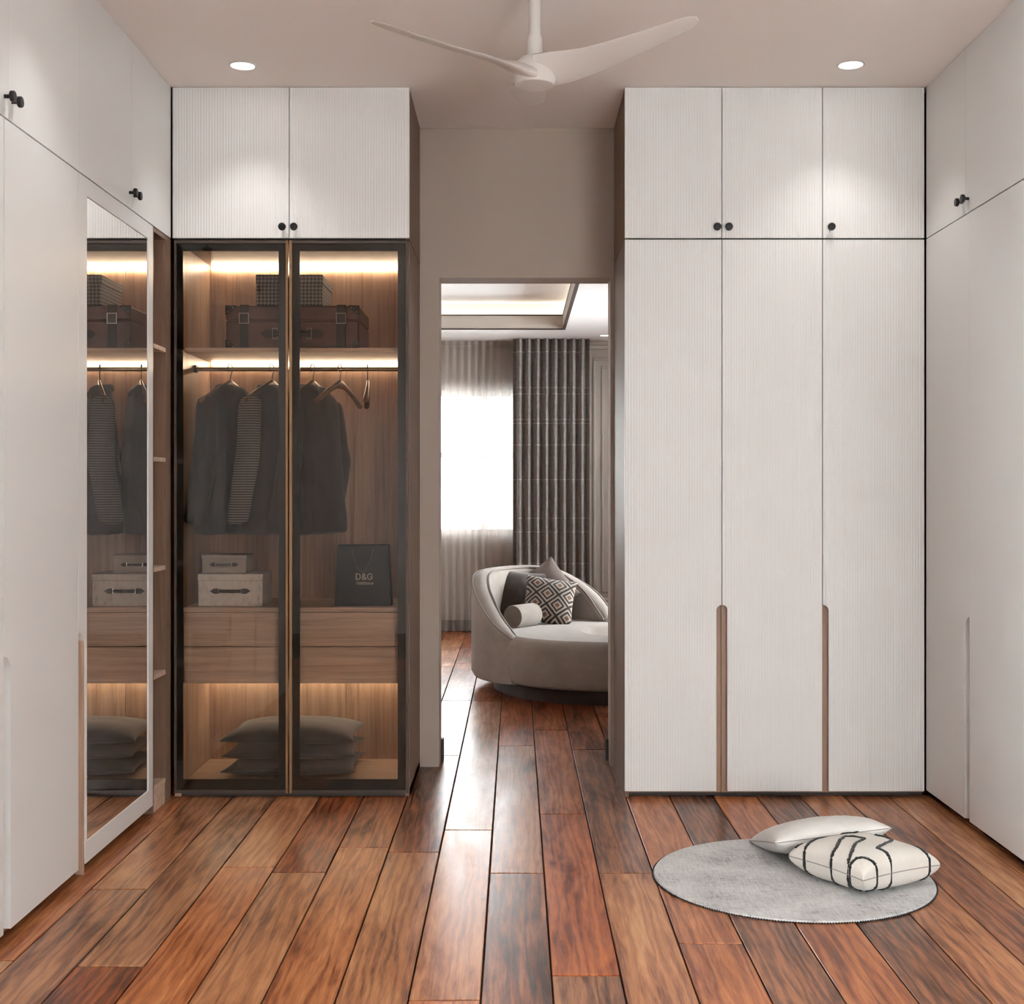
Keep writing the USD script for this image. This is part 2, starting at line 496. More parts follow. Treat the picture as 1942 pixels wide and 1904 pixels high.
# floor boards: "tone" = (seed, lightness, redness) of the board
material('plank_wood', {
    'g': ('geometry', {}), 'at': ('attribute', {'attribute': 'tone'}), 'sc': ('separate_color', {'color_type': 'rgb'}),
    'off': ('math', {'math_type': 'multiply', 'value2': 57.0}), 'cb': ('combine_xyz', {}), 'ps': ('vector_math', {'math_type': 'add'}),
    # broad patches
    'm1': ('mapping', {'scale': (9, 1.7, 1)}), 'n1': ('noise_texture', {'scale': 1.0, 'detail': 4.0, 'roughness': 0.62, 'distortion': 0.5}),
    # growth rings (stretched arches)
    'm2': ('mapping', {'scale': (1.0, 0.085, 1.0)}),
    'wv': ('wave_texture', {'wave_type': 'bands', 'bands_direction': 'x', 'scale': 9.0, 'distortion': 16.0, 'detail': 3.0, 'detail_scale': 1.3, 'detail_roughness': 0.65}),
    # fine pores
    'm3': ('mapping', {'scale': (480, 12, 1)}), 'n3': ('noise_texture', {'scale': 1.0, 'detail': 2.0, 'roughness': 0.7}),
    'm4': ('mapping', {'scale': (170, 4.5, 1)}), 'n4': ('noise_texture', {'scale': 1.0, 'detail': 2.0, 'roughness': 0.7}),
    'k1': ('math', {'math_type': 'multiply', 'value2': 0.22}), 'k2': ('math', {'math_type': 'multiply_add', 'value2': 0.50}),
    'k3': ('math', {'math_type': 'multiply_add', 'value2': 0.80}), 'k4': ('math', {'math_type': 'multiply_add', 'value2': 0.22}), 'lt': ('math', {'math_type': 'multiply_add', 'value2': 0.34}),
    'rs': ('math', {'math_type': 'subtract', 'value2': 0.58}),
    'r': ('rgb_ramp', {'ramp': [(0.12, lin(50, 26, 18)), (0.34, lin(108, 60, 39)), (0.50, lin(142, 84, 53)), (0.68, lin(166, 106, 68)), (0.95, lin(192, 142, 98))]}),
    'hs': ('hsv', {'saturation': 1.0, 'value': 1.0}),
    'hm': ('map_range', {'from_min': 0.0, 'from_max': 1.0, 'to_min': 0.510, 'to_max': 0.494}),
    'sm': ('map_range', {'from_min': 0.0, 'from_max': 1.0, 'to_min': 0.92, 'to_max': 1.10}),
    'b': ('bump', {'strength': 0.10, 'distance': 0.0008}),
    'rr': ('map_range', {'from_min': 0.3, 'from_max': 0.7, 'to_min': 0.25, 'to_max': 0.34}),
    'p': ('principled_bsdf', {'specular_ior_level': 0.46}),
}, [('at.color', 'sc.color'), ('sc.r', 'off.value1'), ('off.value', 'cb.x'), ('off.value', 'cb.y'), ('off.value', 'cb.z'), ('g.position', 'ps.vector1'), ('cb.vector', 'ps.vector2'),
    ('ps.vector', 'm1.vector'), ('m1.vector', 'n1.vector'), ('ps.vector', 'm2.vector'), ('m2.vector', 'wv.vector'), ('ps.vector', 'm3.vector'), ('m3.vector', 'n3.vector'),
    ('ps.vector', 'm4.vector'), ('m4.vector', 'n4.vector'),
    ('wv.fac', 'k1.value1'), ('n3.fac', 'k2.value1'), ('k1.value', 'k2.value3'), ('n1.fac', 'k3.value1'), ('k2.value', 'k3.value3'), ('n4.fac', 'k4.value1'), ('k3.value', 'k4.value3'),
    ('sc.g', 'lt.value1'), ('k4.value', 'lt.value3'), ('lt.value', 'rs.value1'), ('rs.value', 'r.fac'), ('r.color', 'hs.color'), ('sc.b', 'hm.value'), ('hm.result', 'hs.hue'),
    ('sc.b', 'sm.value'), ('sm.result', 'hs.saturation'),
    ('hs.color', 'p.base_color'), ('n3.fac', 'b.height'), ('b.normal', 'p.normal'), ('n1.fac', 'rr.value'), ('rr.result', 'p.roughness')])
plain('subfloor_dark', (0.02, 0.012, 0.009), 0.9)

# ================================================================== THE SETTING
XW0, XW1 = -2.06, 2.32          # side walls behind the cupboards
YB0 = -0.9                      # wall behind the camera
OX0, OX1, OZ = -0.352, 0.431, 2.233   # opening in the back wall
YW1 = YW + 0.165
XB0, XB1 = -2.6, 2.6            # bedroom

# floor with boards
floor = structure('floor')
obj('subfloor', bx(XB0, XB1, YB0, YF, -0.06, -0.012), 'subfloor_dark', floor)
fixed = {-2: [4.803, 7.74], 0: [5.04, 3.36], -4: [4.567], -5: [4.27], 1: [4.26], -3: [4.507, 6.16], -1: [4.26, 6.39], -6: [4.33, 3.0], -8: [4.09], -7: [3.426, 5.36], 2: [3.598, 5.40], -9: [5.33], -10: [5.30],
         3: [2.95, 5.36], 4: [2.80, 5.32], 5: [3.02, 5.38], 6: [2.86, 5.34], 7: [3.04, 5.40], 8: [2.90, 5.36], 9: [2.98, 5.38]}
# columns by index: column k spans x from 0.092 + 0.18 k to 0.092 + 0.18 (k + 1)
rr = random.Random(21)
PL = {}
for k in range(-14, 14):
    x0 = 0.092 + 0.18 * k
    x1 = x0 + 0.18
    if x1 < XB0 or x0 > XB1:
        continue
    near = x1 < XW1 and x0 > XW0
    y_start = 0.9 if near else YW1
    cuts = sorted(fixed.get(k, []))
    if not cuts:
        cuts = [rr.uniform(3.3, 5.0)] if near else [rr.uniform(6.6, 8.4)]
    while cuts[0] > y_start + 0.9:
        cuts.insert(0, cuts[0] - rr.uniform(1.5, 2.1))
    while cuts[-1] < YF - 0.9:
        cuts.append(cuts[-1] + rr.uniform(1.4, 2.2))
    ys = [y_start] + [c for c in cuts if y_start + 0.15 < c < YF - 0.1] + [YF]
    inner = True
    for a, b in zip(ys[:-1], ys[1:]):
        if a > YW and not inner:
            continue
        if not inner and b > YW - 0.02:
            b = YW - 0.02
        tone = (rr.random(), rr.random(), rr.random())
        z = -rr.uniform(0, 0.0006)
        obj('plank', bx(x0 + 0.0023, x1 - 0.0023, a + 0.0036, b - 0.0036, -0.014, z, 0.0016), 'plank_wood', floor, tone=tone)

ceiling = structure('ceiling')
obj('ceiling_slab', bx(XW0, XW1, YB0, YW1, ZC, ZC + 0.08), 'ceiling_paint', ceiling)

W3 = (-0.62, 0.0, 0.35, 2.1)
W4 = (-0.62, 1.7, 0.35, 2.1)
rwl = sbox(YB0, -0.06, YW1, ZC).difference(sbox(W3[0], W3[2], W3[1], W3[3]))
tag(obj('wall_right', ext(rwl, 'x', XW1, XW1 + 0.1), 'white_laminate'), kind='structure')
tag(obj('wall_left', ext(sbox(YB0, -0.06, YW1, ZC).difference(sbox(W4[0], W4[2], W4[1], W4[3])), 'x', XW0 - 0.1, XW0), 'white_laminate'), kind='structure')
back = sbox(XB0, -0.06, XB1, ZC + 0.08).difference(sbox(OX0, -1, OX1, OZ))
tag(obj('wall_back', ext(back, 'y', YW, YW1), 'beige_paint'), kind='structure')
# wall behind the camera, with a window
W2 = (1.08, 2.25, 0.25, 2.1)
front = sbox(XW0, -0.06, XW1, ZC).difference(sbox(W2[0], W2[2], W2[1], W2[3]))
tag(obj('wall_front', ext(front, 'y', YB0 - 0.12, YB0), 'white_laminate'), kind='structure')


def window(name, x0, x1, z0, z1, y0, y1, mull, rails):
    w = structure(name)
    fr = sbox(x0, z0, x1, z1).difference(sbox(x0 + 0.055, z0 + 0.055, x1 - 0.055, z1 - 0.055))
    obj('window_frame', ext(fr, 'y', y0, y1), 'fan_white', w)
    xs = [x0 + 0.055] + mull + [x1 - 0.055]
    for m in mull:
        obj('mullion', bx(m - 0.028, m + 0.028, y0, y1, z0 + 0.055, z1 - 0.055, 0.004), 'fan_white', w)
    for a, b in zip(xs[:-1], xs[1:]):
        for r in rails:
            obj('glazing_bar', bx(a + 0.02, b - 0.02, y0 + 0.01, y1 - 0.01, r - 0.025, r + 0.025, 0.004), 'fan_white', w)
        obj('pane', bx(a, b, (y0 + y1) / 2 - 0.003, (y0 + y1) / 2 + 0.003, z0 + 0.05, z1 - 0.05), 'clear_glass', w)
    return w


window('window_2', *W2, YB0 - 0.09, YB0 - 0.03, [1.66], [])

def side_window(name, W, x0, x1, ym):
    w = structure(name)
    fr = sbox(W[0], W[2], W[1], W[3]).difference(sbox(W[0] + 0.055, W[2] + 0.055, W[1] - 0.055, W[3] - 0.055))
    obj('window_frame', ext(fr, 'x', x0, x1), 'fan_white', w)
    obj('mullion', bx(x0, x1, ym - 0.028, ym + 0.028, W[2] + 0.05, W[3] - 0.05, 0.004), 'fan_white', w)
    for a, b in ((W[0] + 0.05, ym - 0.028), (ym + 0.028, W[1] - 0.05)):
        obj('pane', bx((x0 + x1) / 2 - 0.003, (x0 + x1) / 2 + 0.003, a, b, W[2] + 0.05, W[3] - 0.05), 'clear_glass', w)


side_window('window_3', W3, XW1 + 0.03, XW1 + 0.08, -0.31)
side_window('window_4', W4, XW0 - 0.08, XW0 - 0.03, 0.55)
WB = (8.4, 10.3, 0.7, 2.4)
side_window('window_5', WB, XB1 + 0.03, XB1 + 0.08, 9.35)

# bedroom shell
W1 = (-2.05, 0.08, 0.86, 2.17)
far = sbox(XB0, -0.06, XB1, 2.75).difference(sbox(W1[0], W1[2], W1[1], W1[3]))
wall_far = structure('wall_far')
obj('wall_panel', ext(far, 'y', YF, YF + 0.14), 'greige_paint', wall_far)
window('window_1', *W1, YF + 0.04, YF + 0.1, [-1.40, -0.86, -0.29], [1.585])
tag(obj('wall_bedroom_left', bx(XB0 - 0.1, XB0, YW1, YF, -0.06, 2.9), 'greige_paint'), kind='structure')
tag(obj('wall_bedroom_right', ext(sbox(YW1, -0.06, YF, 2.9).difference(sbox(WB[0], WB[2], WB[1], WB[3])), 'x', XB1, XB1 + 0.1), 'greige_paint'), kind='structure')
TX0, TX1, TY0, TY1 = -2.0, 0.40, 7.2, 10.74
cb = structure('ceiling_001')
ring = sbox(XB0, YW1, XB1, YF).difference(sbox(TX0, TY0, TX1, TY1))
obj('ceiling_border', ext(ring, 'z', ZB, ZB + 0.12), 'white_ceiling_paint', cb)
rec = sbox(XB0, YW1, XB1, YF).difference(sbox(TX0 - 0.17, TY0 - 0.17, TX1 + 0.17, TY1 + 0.17))
obj('cove_upstand', ext(rec, 'z', ZB + 0.12, ZB + 0.235), 'white_ceiling_paint', cb)
obj('ceiling_panel', bx(XB0, XB1, YW1, YF, ZB + 0.235, ZB + 0.30), 'white_ceiling_paint', cb)
lip = sbox(TX0, TY0, TX1, TY1).difference(sbox(TX0 + 0.012, TY0 + 0.012, TX1 - 0.012, TY1 - 0.012))
obj('tray_face', ext(lip, 'z', ZB + 0.004, ZB + 0.116), 'taupe_lip' if False else 'greige_paint', cb)
for z0 in (ZB - 0.004, ZB + 0.112):
    l2 = sbox(TX0 - 0.008, TY0 - 0.008, TX1 + 0.008, TY1 + 0.008).difference(sbox(TX0 + 0.016, TY0 + 0.016, TX1 - 0.016, TY1 - 0.016))
    obj('tray_trim', ext(l2, 'z', z0, z0 + 0.010), 'bronze_frame', cb)
o2 = sbox(TX0 - 0.15, TY0 - 0.15, TX1 + 0.15, TY1 + 0.15).difference(sbox(TX0 - 0.12, TY0 - 0.12, TX1 + 0.12, TY1 + 0.12))
obj('cove_light', ext(o2, 'z', ZB + 0.121, ZB + 0.129), 'cove_glow', cb)

# wall mouldings right of the curtain, cornice, skirtings
cor = structure('cornice')
obj('cornice_profile', cat(bx(XB0, XB1, YF - 0.05, YF, ZB - 0.035, ZB, 0.004), bx(XB0, XB1, YF - 0.025, YF, ZB - 0.07, ZB - 0.034, 0.004)), 'greige_paint', cor)


def frame_moulding(parent, x0, x1, z0, z1, y, w=0.028, d=0.016):
    for a in ((x0, x1, z0, z0 + w), (x0, x1, z1 - w, z1)):
        obj('moulding', bx(a[0], a[1], y - d, y, a[2], a[3], 0.006), 'greige_paint', parent)
    for a in ((x0, x0 + w), (x1 - w, x1)):
        obj('moulding', bx(a[0], a[1], y - d, y, z0 + w, z1 - w, 0.006), 'greige_paint', parent)


tr = structure('trim_1')
frame_moulding(tr, 0.69, 1.55, 0.27, 2.46, YF)
frame_moulding(tr, 0.765, 1.475, 0.345, 2.385, YF, 0.02, 0.012)
bb = structure('baseboard_far')
obj('skirting_board', bx(XB0, XB1, YF - 0.018, YF, 0, 0.1, 0.004), 'dark_plinth', bb)
b1 = structure('baseboard_doorway')
obj('skirting_board', cat(bx(OX0, OX0 + 0.012, YW1 - 0.03, YW1 + 0.016, 0, 0.1, 0.002), bx(XB0, OX0 + 0.002, YW1, YW1 + 0.016, 0, 0.1, 0.002)), 'dark_plinth', b1)
obj('skirting_board', cat(bx(OX1 - 0.012, OX1, YW1 - 0.03, YW1 + 0.016, 0, 0.1, 0.002), bx(OX1 - 0.002, XB1, YW1, YW1 + 0.016, 0, 0.1, 0.002)), 'dark_plinth', b1)

# ================================================================== DOWNLIGHTS
def downlight(x, y, label, group=None, power=1.0, cone=50, soft=0.75, ZC=ZC):
    t = thing('downlight', label, 'ceiling light', (x, y, ZC), group=group)
    n = 48
    obj('lamp_rim', lathe([(0.052, 0.0), (0.053, -0.003), (0.048, -0.004), (0.0455, -0.002), (0.045, 0.0)], (x, y, ZC), n), 'fan_white', t, smooth=40)
    obj('lamp_disc', lathe([(0.0452, -0.0005), (0.0450, -0.0026)], (x, y, ZC), 32), 'lamp_disc', t, smooth=40)
    l = UsdLux.SphereLight.Define(stage, t.GetPath().pathString + '/lamp')
    l.CreateRadiusAttr(0.03)
    l.CreateIntensityAttr(SPOT * power)
    l.CreateColorAttr(Gf.Vec3f(1.0, 0.98, 0.95))
    l.AddTranslateOp().Set((0, 0, -0.04))
    s = UsdLux.ShapingAPI.Apply(l.GetPrim())
    s.CreateShapingConeAngleAttr(cone)
    s.CreateShapingConeSoftnessAttr(soft)
    return t


downlight(-1.065, 5.03, 'round flush downlight in the ceiling above the glass-door wardrobe', power=2.0, cone=48)
downlight(1.30, 5.02, 'round flush downlight in the ceiling above the white fluted tall wardrobe', power=2.0, cone=48)
for y in (3.75, 2.45, 1.15):
    for x in (-1.065, 1.30):
        wide = y < 3
        downlight(x, y, 'round flush downlight in the ceiling row outside the picture', 'downlights outside the picture', 8.0 if wide else 2.4, 60 if wide else 50, 1.0 if wide else 0.75)
downlight(0.77, 11.15, 'round flush downlight in the bedroom ceiling beside the heavy curtain', None, 0.8, 55, 0.8, ZB)

# ================================================================== CUPBOARDS
def knob_mesh(p, n):
    """A round knob at p standing out along the unit direction n."""
    prof = [(0.0055, 0.0), (0.0055, 0.016), (0.0135, 0.018), (0.0155, 0.020), (0.0155, 0.028), (0.0140, 0.030), (0.004, 0.0305)]
    m = lathe(prof, n=24)
    z = np.array(n, float)
    a = np.array([0, 0, 1.0])
    b = np.cross(a, z)
    R = np.stack([b, np.cross(z, b), z], 1)
    return turn(m, R, p)


PITCH = 0.0113


def fluted(x0, x1, z0, z1, y, t=0.020, notch=None):
    """A door front with fine vertical flutes. notch = list of polygons in (x, z) cut out of it."""
    n = max(1, round((x1 - x0) / PITCH))
    w = (x1 - x0) / n
    pts = []
    S = 6
    for i in range(n):
        for j in range(S):
            u = (j + 0.5) / S
            pts.append((x0 + (i + u) * w, y + 0.0019 * (abs(math.sin(PI * u)) ** 0.7 * -1 + 1)))
    pts = [(x0, pts[0][1])] + pts + [(x1, pts[-1][1]), (x1, y + t), (x0, y + t)]
    m = ext(Polygon(pts), 'z', z0, z1)
    for c in notch or []:
        m = bool_diff(m, ext(c, 'y', y - 0.01, y + t + 0.01))
    return m


def slot_shape(xc, half, z0, ztop):
    """A finger slot: straight sides and a round top."""
    return sbox(xc - half, z0, xc + half, ztop - half).union(Point(xc, ztop - half).buffer(half, 24))


G = 0.0016
# ---- back wall, right: fluted tall wardrobe and the overhead cupboard above it
BX = [0.4457, 0.844, 1.257, 1.6785]
tw = thing('tall_wardrobe', 'tall white fluted three-door wardrobe on the back wall beside the doorway', 'wardrobe', (1.06, 5.6, 0))
obj('end_panel', bx(BX[0] + 0.0005, BX[0] + 0.018, YC + 0.021, YW - 0.004, 0, ZJ - 0.002), 'taupe_laminate', tw)
obj('body', bx(BX[0] + 0.018, BX[1] - 0.0012, YC + 0.026, YW - 0.004, 0.018, ZJ - 0.003), 'slot_wood', tw, label='brown wood carcass')
obj('body', bx(BX[1] + 0.0012, BX[3], YC + 0.026, YW - 0.004, 0.018, ZJ - 0.003), 'slot_wood', tw, label='brown wood carcass')
obj('plinth', bx(BX[0] + 0.018, BX[3], YC + 0.05, YW - 0.004, 0, 0.018), 'dark_plinth', tw)
SL = 0.0225
s1 = slot_shape(BX[1], SL, -0.1, 0.792)
s2 = slot_shape(BX[2], SL + 0.003, -0.1, 0.792).intersection(sbox(BX[2], -1, 3, 3))
zb = 0.028
obj('door', fluted(BX[0], BX[1] - G, zb, ZJ - 0.003, YC, notch=[s1]), 'fluted_laminate', tw, smooth=40)
obj('door', fluted(BX[1] + G, BX[2] - G, zb, ZJ - 0.003, YC, notch=[s1]), 'fluted_laminate', tw, smooth=40)
obj('door', fluted(BX[2] + G, BX[3] - 0.004, zb, ZJ - 0.003, YC, notch=[s2]), 'fluted_laminate', tw, smooth=40)
oc = thing('overhead_cabinet', 'white fluted overhead cupboard with three doors and round black knobs above the tall fluted wardrobe', 'cabinet', (1.06, 5.6, ZJ))
obj('end_panel', bx(BX[0] + 0.0005, BX[0] + 0.018, YC + 0.021, YW - 0.004, ZJ + 0.002, ZC), 'taupe_laminate', oc)
obj('body', bx(BX[0] + 0.018, BX[3], YC + 0.026, YW - 0.004, ZJ + 0.002, ZC), 'dark_plinth', oc)
KZ = 2.34
for i in range(3):
    d = obj('door', fluted(BX[i] + (G if i else 0), BX[i + 1] - (G if i < 2 else 0.004), ZJ + 0.004, ZC - 0.002, YC), 'fluted_laminate', oc, smooth=40)
    kx = (0.8225, 0.870, 1.289)[i]
    obj('knob', knob_mesh((kx, YC + 0.002, KZ), (0, -1, 0)), 'knob_black', d, smooth=40)

# ---- back wall, left: overhead cupboard and the glass-door wardrobe
AX = [-1.410, -0.9315, -0.4390]
ob = thing('overhead_cabinet', 'white fluted overhead cupboard with two doors above the glass-door wardrobe', 'cabinet', (-0.93, 5.6, ZJ))
obj('end_panel', bx(AX[2] - 0.018, AX[2] - 0.0005, YC + 0.021, YW - 0.004, ZJ + 0.002, ZC), 'taupe_laminate', ob)
obj('body', bx(AX[0], AX[2] - 0.018, YC + 0.026, YW - 0.004, ZJ + 0.002, ZC), 'dark_plinth', ob)
for i in range(2):
    d = obj('door', fluted(AX[i] + (G if i else 0.0), AX[i + 1] - (G if i == 0 else 0), ZJ + 0.004, ZC - 0.002, YC), 'fluted_laminate', ob, smooth=40)
    obj('knob', knob_mesh(((-0.957, -0.909)[i], YC + 0.002, KZ), (0, -1, 0)), 'knob_black', d, smooth=40)

GX0, GX1 = -1.408, -0.4395
GY = YC + 0.03          # front edge of the carcass
gw = thing('glass_wardrobe', 'tall wardrobe with two tinted glass doors, lit shelves and oak interior', 'wardrobe', (-0.92, 5.6, 0))
IX0, IX1, IYB = -1.382, -0.458, 5.83
obj('side_panel', bx(GX0, IX0, GY, YW, 0, ZJ - 0.002), 'oak_panel', gw)
obj('side_panel', bx(IX1, GX1 - 0.001, GY, YW, 0, ZJ - 0.002), 'taupe_laminate', gw, label='taupe outer side')
obj('inner_lining', bx(IX1 - 0.004, IX1, GY, IYB, 0.05, 2.27), 'oak_panel', gw)
bpn = [IX0, -1.076, -0.768, IX1 - 0.004]
for a, b in zip(bpn[:-1], bpn[1:]):
    obj('back_panel', bx(a + 0.0008, b - 0.0008, IYB, YW, 0.05, 2.275), 'oak_panel', gw)
obj('top_panel', bx(IX0, IX1, GY, YW, 2.275, ZJ - 0.002), 'taupe_wood', gw)
obj('bottom_panel', bx(IX0, IX1, GY, YW, 0.03, 0.050), 'oak_drawer', gw)
obj('plinth', bx(GX0, GX1 - 0.001, GY + 0.01, YW, 0.0, 0.03), 'dark_plinth', gw)
obj('shelf', bx(IX0, IX1, 5.385, IYB, 1.838, 1.857, 0.002), 'oak_drawer', gw)
DT = 0.777
dz = [(0.615, DT - 0.022), (0.461, 0.6115)]
obj('drawer_top', bx(IX0, IX1, 5.362, IYB, DT - 0.020, DT, 0.002), 'oak_drawer', gw)
obj('drawer_case', bx(IX0, IX1, 5.385, 5.815, 0.462, DT - 0.020), 'oak_drawer', gw)
for z0, z1 in dz:
    obj('drawer', bx(IX0 + 0.002, IX1 - 0.006, 5.364, 5.386, z0, z1, 0.0015), 'oak_drawer', gw)
obj('led_strip', bx(IX0 + 0.01, IX1 - 0.01, IYB - 0.016, IYB - 0.001, 2.256, 2.2745), 'led_warm', gw, label='glowing warm light strip')
obj('led_strip', bx(IX0 + 0.01, IX1 - 0.01, IYB - 0.012, IYB - 0.001, 1.823, 1.8375), 'led_warm', gw, label='glowing warm light strip')
obj('led_strip', bx(IX0 + 0.01, IX1 - 0.01, 5.77, 5.81, 0.452, 0.4615), 'led_soft', gw, label='glowing warm light strip')
obj('hanging_rod', bx(IX0, IX1 - 0.004, 5.536, 5.564, 1.774, 1.790, 0.006), 'brass_rod', gw, smooth=40, label='slim brass hanging rod')
for a, b in ((IX0, IX0 + 0.012), (IX1 - 0.016, IX1 - 0.004)):
    obj('rod_bracket', bx(a, b, 5.527, 5.573, 1.768, 1.799, 0.003), 'bronze_frame', gw)
dsp = [(-1.404, -0.9365), (-0.9305, -0.4430)]
DZ0, DZ1 = 0.020, 2.288
for i, (a, b) in enumerate(dsp):
    fr = sbox(a, DZ0, b, DZ1).difference(sbox(a + 0.010, DZ0 + 0.012, b - 0.010, DZ1 - 0.012))
    d = obj('door', ext(fr, 'y', YC, YC + 0.024), 'bronze_frame', gw, label='bronze-framed tinted glass door')
    xa, xb = (a + 0.034, b - 0.040) if i == 0 else (a + 0.040, b - 0.044)
    inner = sbox(a + 0.010, DZ0 + 0.012, b - 0.010, DZ1 - 0.012).difference(sbox(xa, 0.074, xb, 2.247))
    obj('inner_border', ext(inner, 'y', YC + 0.010, YC + 0.022), 'black_frame', d)
    obj('pane', bx(a + 0.010, b - 0.010, YC + 0.004, YC + 0.008, DZ0 + 0.012, DZ1 - 0.012), 'bronze_glass', d)
    gx = (b - 0.009, b + 0.0005) if i == 0 else (a - 0.0005, a + 0.011)
    obj('edge_profile', bx(gx[0], gx[1], YC - 0.004, YC + 0.022, DZ0, DZ1, 0.001), 'gold_edge', d, label='warm bronze edge strip')


# ---- left wall
def side_door(y0, y1, z0, z1, X, sgn, notch=None, t=0.020):
    """A plain door in the plane x = X; sgn = +1 when the cupboard lies towards larger x."""
    p = sbox(y0, z0, y1, z1)
    if notch is not None:
        p = p.difference(notch)
    return ext(p, 'x', X, X + t) if sgn > 0 else ext(p, 'x', X - t, X)


LT = XL
lw = thing('tall_wardrobe', 'tall plain white wardrobe with a mirrored door on the side wall next to open shelves', 'wardrobe', (-1.72, 3.9, 0))
LZ0, LZ1 = 0.034, ZJ - 0.003
ybs = [2.47, 3.022, 3.573, 4.180, 5.035]
obj('body', bx(XW0, LT - 0.026, 2.47, 5.034, 0.02, ZJ - 0.003), 'slot_wood', lw, label='brown wood carcass')
obj('plinth', bx(XW0, LT - 0.06, 2.47, 5.034, 0, 0.02), 'dark_plinth', lw)
nl = slot_shape(3.573 + 0.001, 0.044, -0.1, 0.80).intersection(sbox(3.574, -1, 9, 9))
obj('door', side_door(2.47 + G, 3.022 - G, LZ0, LZ1, LT, -1), 'white_laminate', lw)
obj('door', side_door(3.022 + G, 3.573 - 0.005, LZ0, LZ1, LT, -1), 'white_laminate', lw)
obj('door', side_door(3.573 + G, 4.180 - G, LZ0, LZ1, LT, -1, nl), 'white_laminate', lw)
nm = slot_shape(4.180, 0.066, -0.1, 0.80).intersection(sbox(4.1805, -1, 9, 9))
MY0, MY1, MZ0, MZ1 = 4.262, 4.975, 0.105, 2.232
md = side_door(4.180 + G, 5.034, LZ0, LZ1, LT, -1, nm)
md = side_door(4.180 + G, 5.034, LZ0, LZ1, LT, -1, nm.union(sbox(MY0, MZ0, MY1, MZ1)))
md_p = obj('door', md, 'white_laminate', lw, label='white-framed mirrored door')
obj('mirror', ext(sbox(MY0, MZ0, MY1, MZ1), 'x', LT - 0.012, LT - 0.003), 'mirror_silver', md_p)
obj('slot_edge', bx(LT - 0.030, LT - 0.003, 4.236, 4.2455, 0.0, 0.79, 0.001), 'oak_panel', lw, label='raw oak edge of the finger slot')

ol = thing('overhead_cabinet', 'plain white overhead cupboards with pairs of black knobs above the mirrored wardrobe', 'cabinet', (-1.72, 3.9, ZJ))
obj('body', bx(XW0, LT - 0.022, 2.47, 5.294, ZJ + 0.002, ZC), 'dark_plinth', ol)
uy = [2.47, 3.02, 3.60, 4.185, 4.755, 5.2945]
for i in range(5):
    d = obj('door', side_door(uy[i] + G * .28, uy[i + 1] - G * .28, ZJ + 0.002, ZC - 0.001, LT, -1), 'white_laminate', ol)
    ky = {1: 3.575, 2: 3.628, 3: 4.728, 4: 4.784}.get(i)
    if ky:
        obj('knob', knob_mesh((LT - 0.001, ky, 2.352), (1, 0, 0)), 'knob_black', d, smooth=40)

cs = thing('corner_shelves', 'narrow open brown corner shelves between the mirrored door and the glass wardrobe', 'shelf', (-1.6, 5.15, 0))
obj('back_panel', bx(XW0 + 0.2, XW0 + 0.22, 5.036, 5.29, 0, ZJ - 0.003), 'taupe_wood', cs)
obj('side_panel', bx(XW0 + 0.22, LT - 0.001, 5.036, 5.048, 0, ZJ - 0.003), 'taupe_wood', cs)
obj('side_panel', bx(XW0 + 0.22, LT - 0.001, 5.222, 5.240, 0, ZJ - 0.003), 'taupe_wood', cs)
obj('corner_filler', bx(XW0 + 0.22, LT - 0.001, 5.240, 5.298, 0, ZJ - 0.003), 'taupe_wood', cs)
obj('top_panel', bx(XW0 + 0.22, LT - 0.001, 5.048, 5.222, ZJ - 0.02, ZJ - 0.003), 'taupe_wood', cs)
for z in (1.838, 1.394, 0.960, 0.537, 0.10):
    obj('shelf', bx(XW0 + 0.22, LT - 0.001, 5.048, 5.222, z - 0.018, z, 0.0015), 'oak_drawer', cs)
obj('plinth', bx(XW0 + 0.22, LT - 0.004, 5.048, 5.222, 0, 0.081), 'oak_drawer', cs, label='pale wood plinth board')

# ---- right wall
rw = thing('tall_wardrobe', 'tall plain white wardrobe with finger slots on the side wall beside the rug', 'wardrobe', (2.0, 3.9, 0))
obj('body', bx(XR + 0.026, XW1 - 0.02, 2.47, YW - 0.02, 0.02, ZJ - 0.003), 'slot_wood', rw, label='brown wood carcass')
obj('plinth', bx(XR + 0.06, XW1 - 0.02, 2.47, YW - 0.02, 0, 0.02), 'dark_plinth', rw)
nr = slot_shape(4.790, 0.050, -0.1, 0.792).intersection(sbox(4.7905, -1, 9, 9))
ryb = [2.47, 3.04, 3.62, 4.20, 4.790, 5.296]
for i in range(5):
    obj('door', side_door(ryb[i] + G * .28, ryb[i + 1] - G * .28, LZ0, LZ1, XR, 1, nr if i == 4 else None), 'white_laminate', rw)
orr = thing('overhead_cabinet', 'plain white overhead cupboards with black knobs on the side wall over the rug', 'cabinet', (2.0, 3.9, ZJ))
obj('body', bx(XR + 0.022, XW1 - 0.02, 2.47, YW - 0.02, ZJ + 0.002, ZC), 'dark_plinth', orr)
ruy = [2.47, 3.10, 3.67, 4.245, 4.83, 5.296]
for i in range(5):
    d = obj('door', side_door(ruy[i] + G * .5, ruy[i + 1] - G * .5, ZJ + 0.002, ZC - 0.001, XR, 1), 'white_laminate', orr)
    ky = {1: 3.64, 2: 3.70, 3: 4.80, 4: 4.862}.get(i)
    if ky:
        obj('knob', knob_mesh((XR + 0.001, ky, 2.346), (-1, 0, 0)), 'knob_black', d, smooth=40)

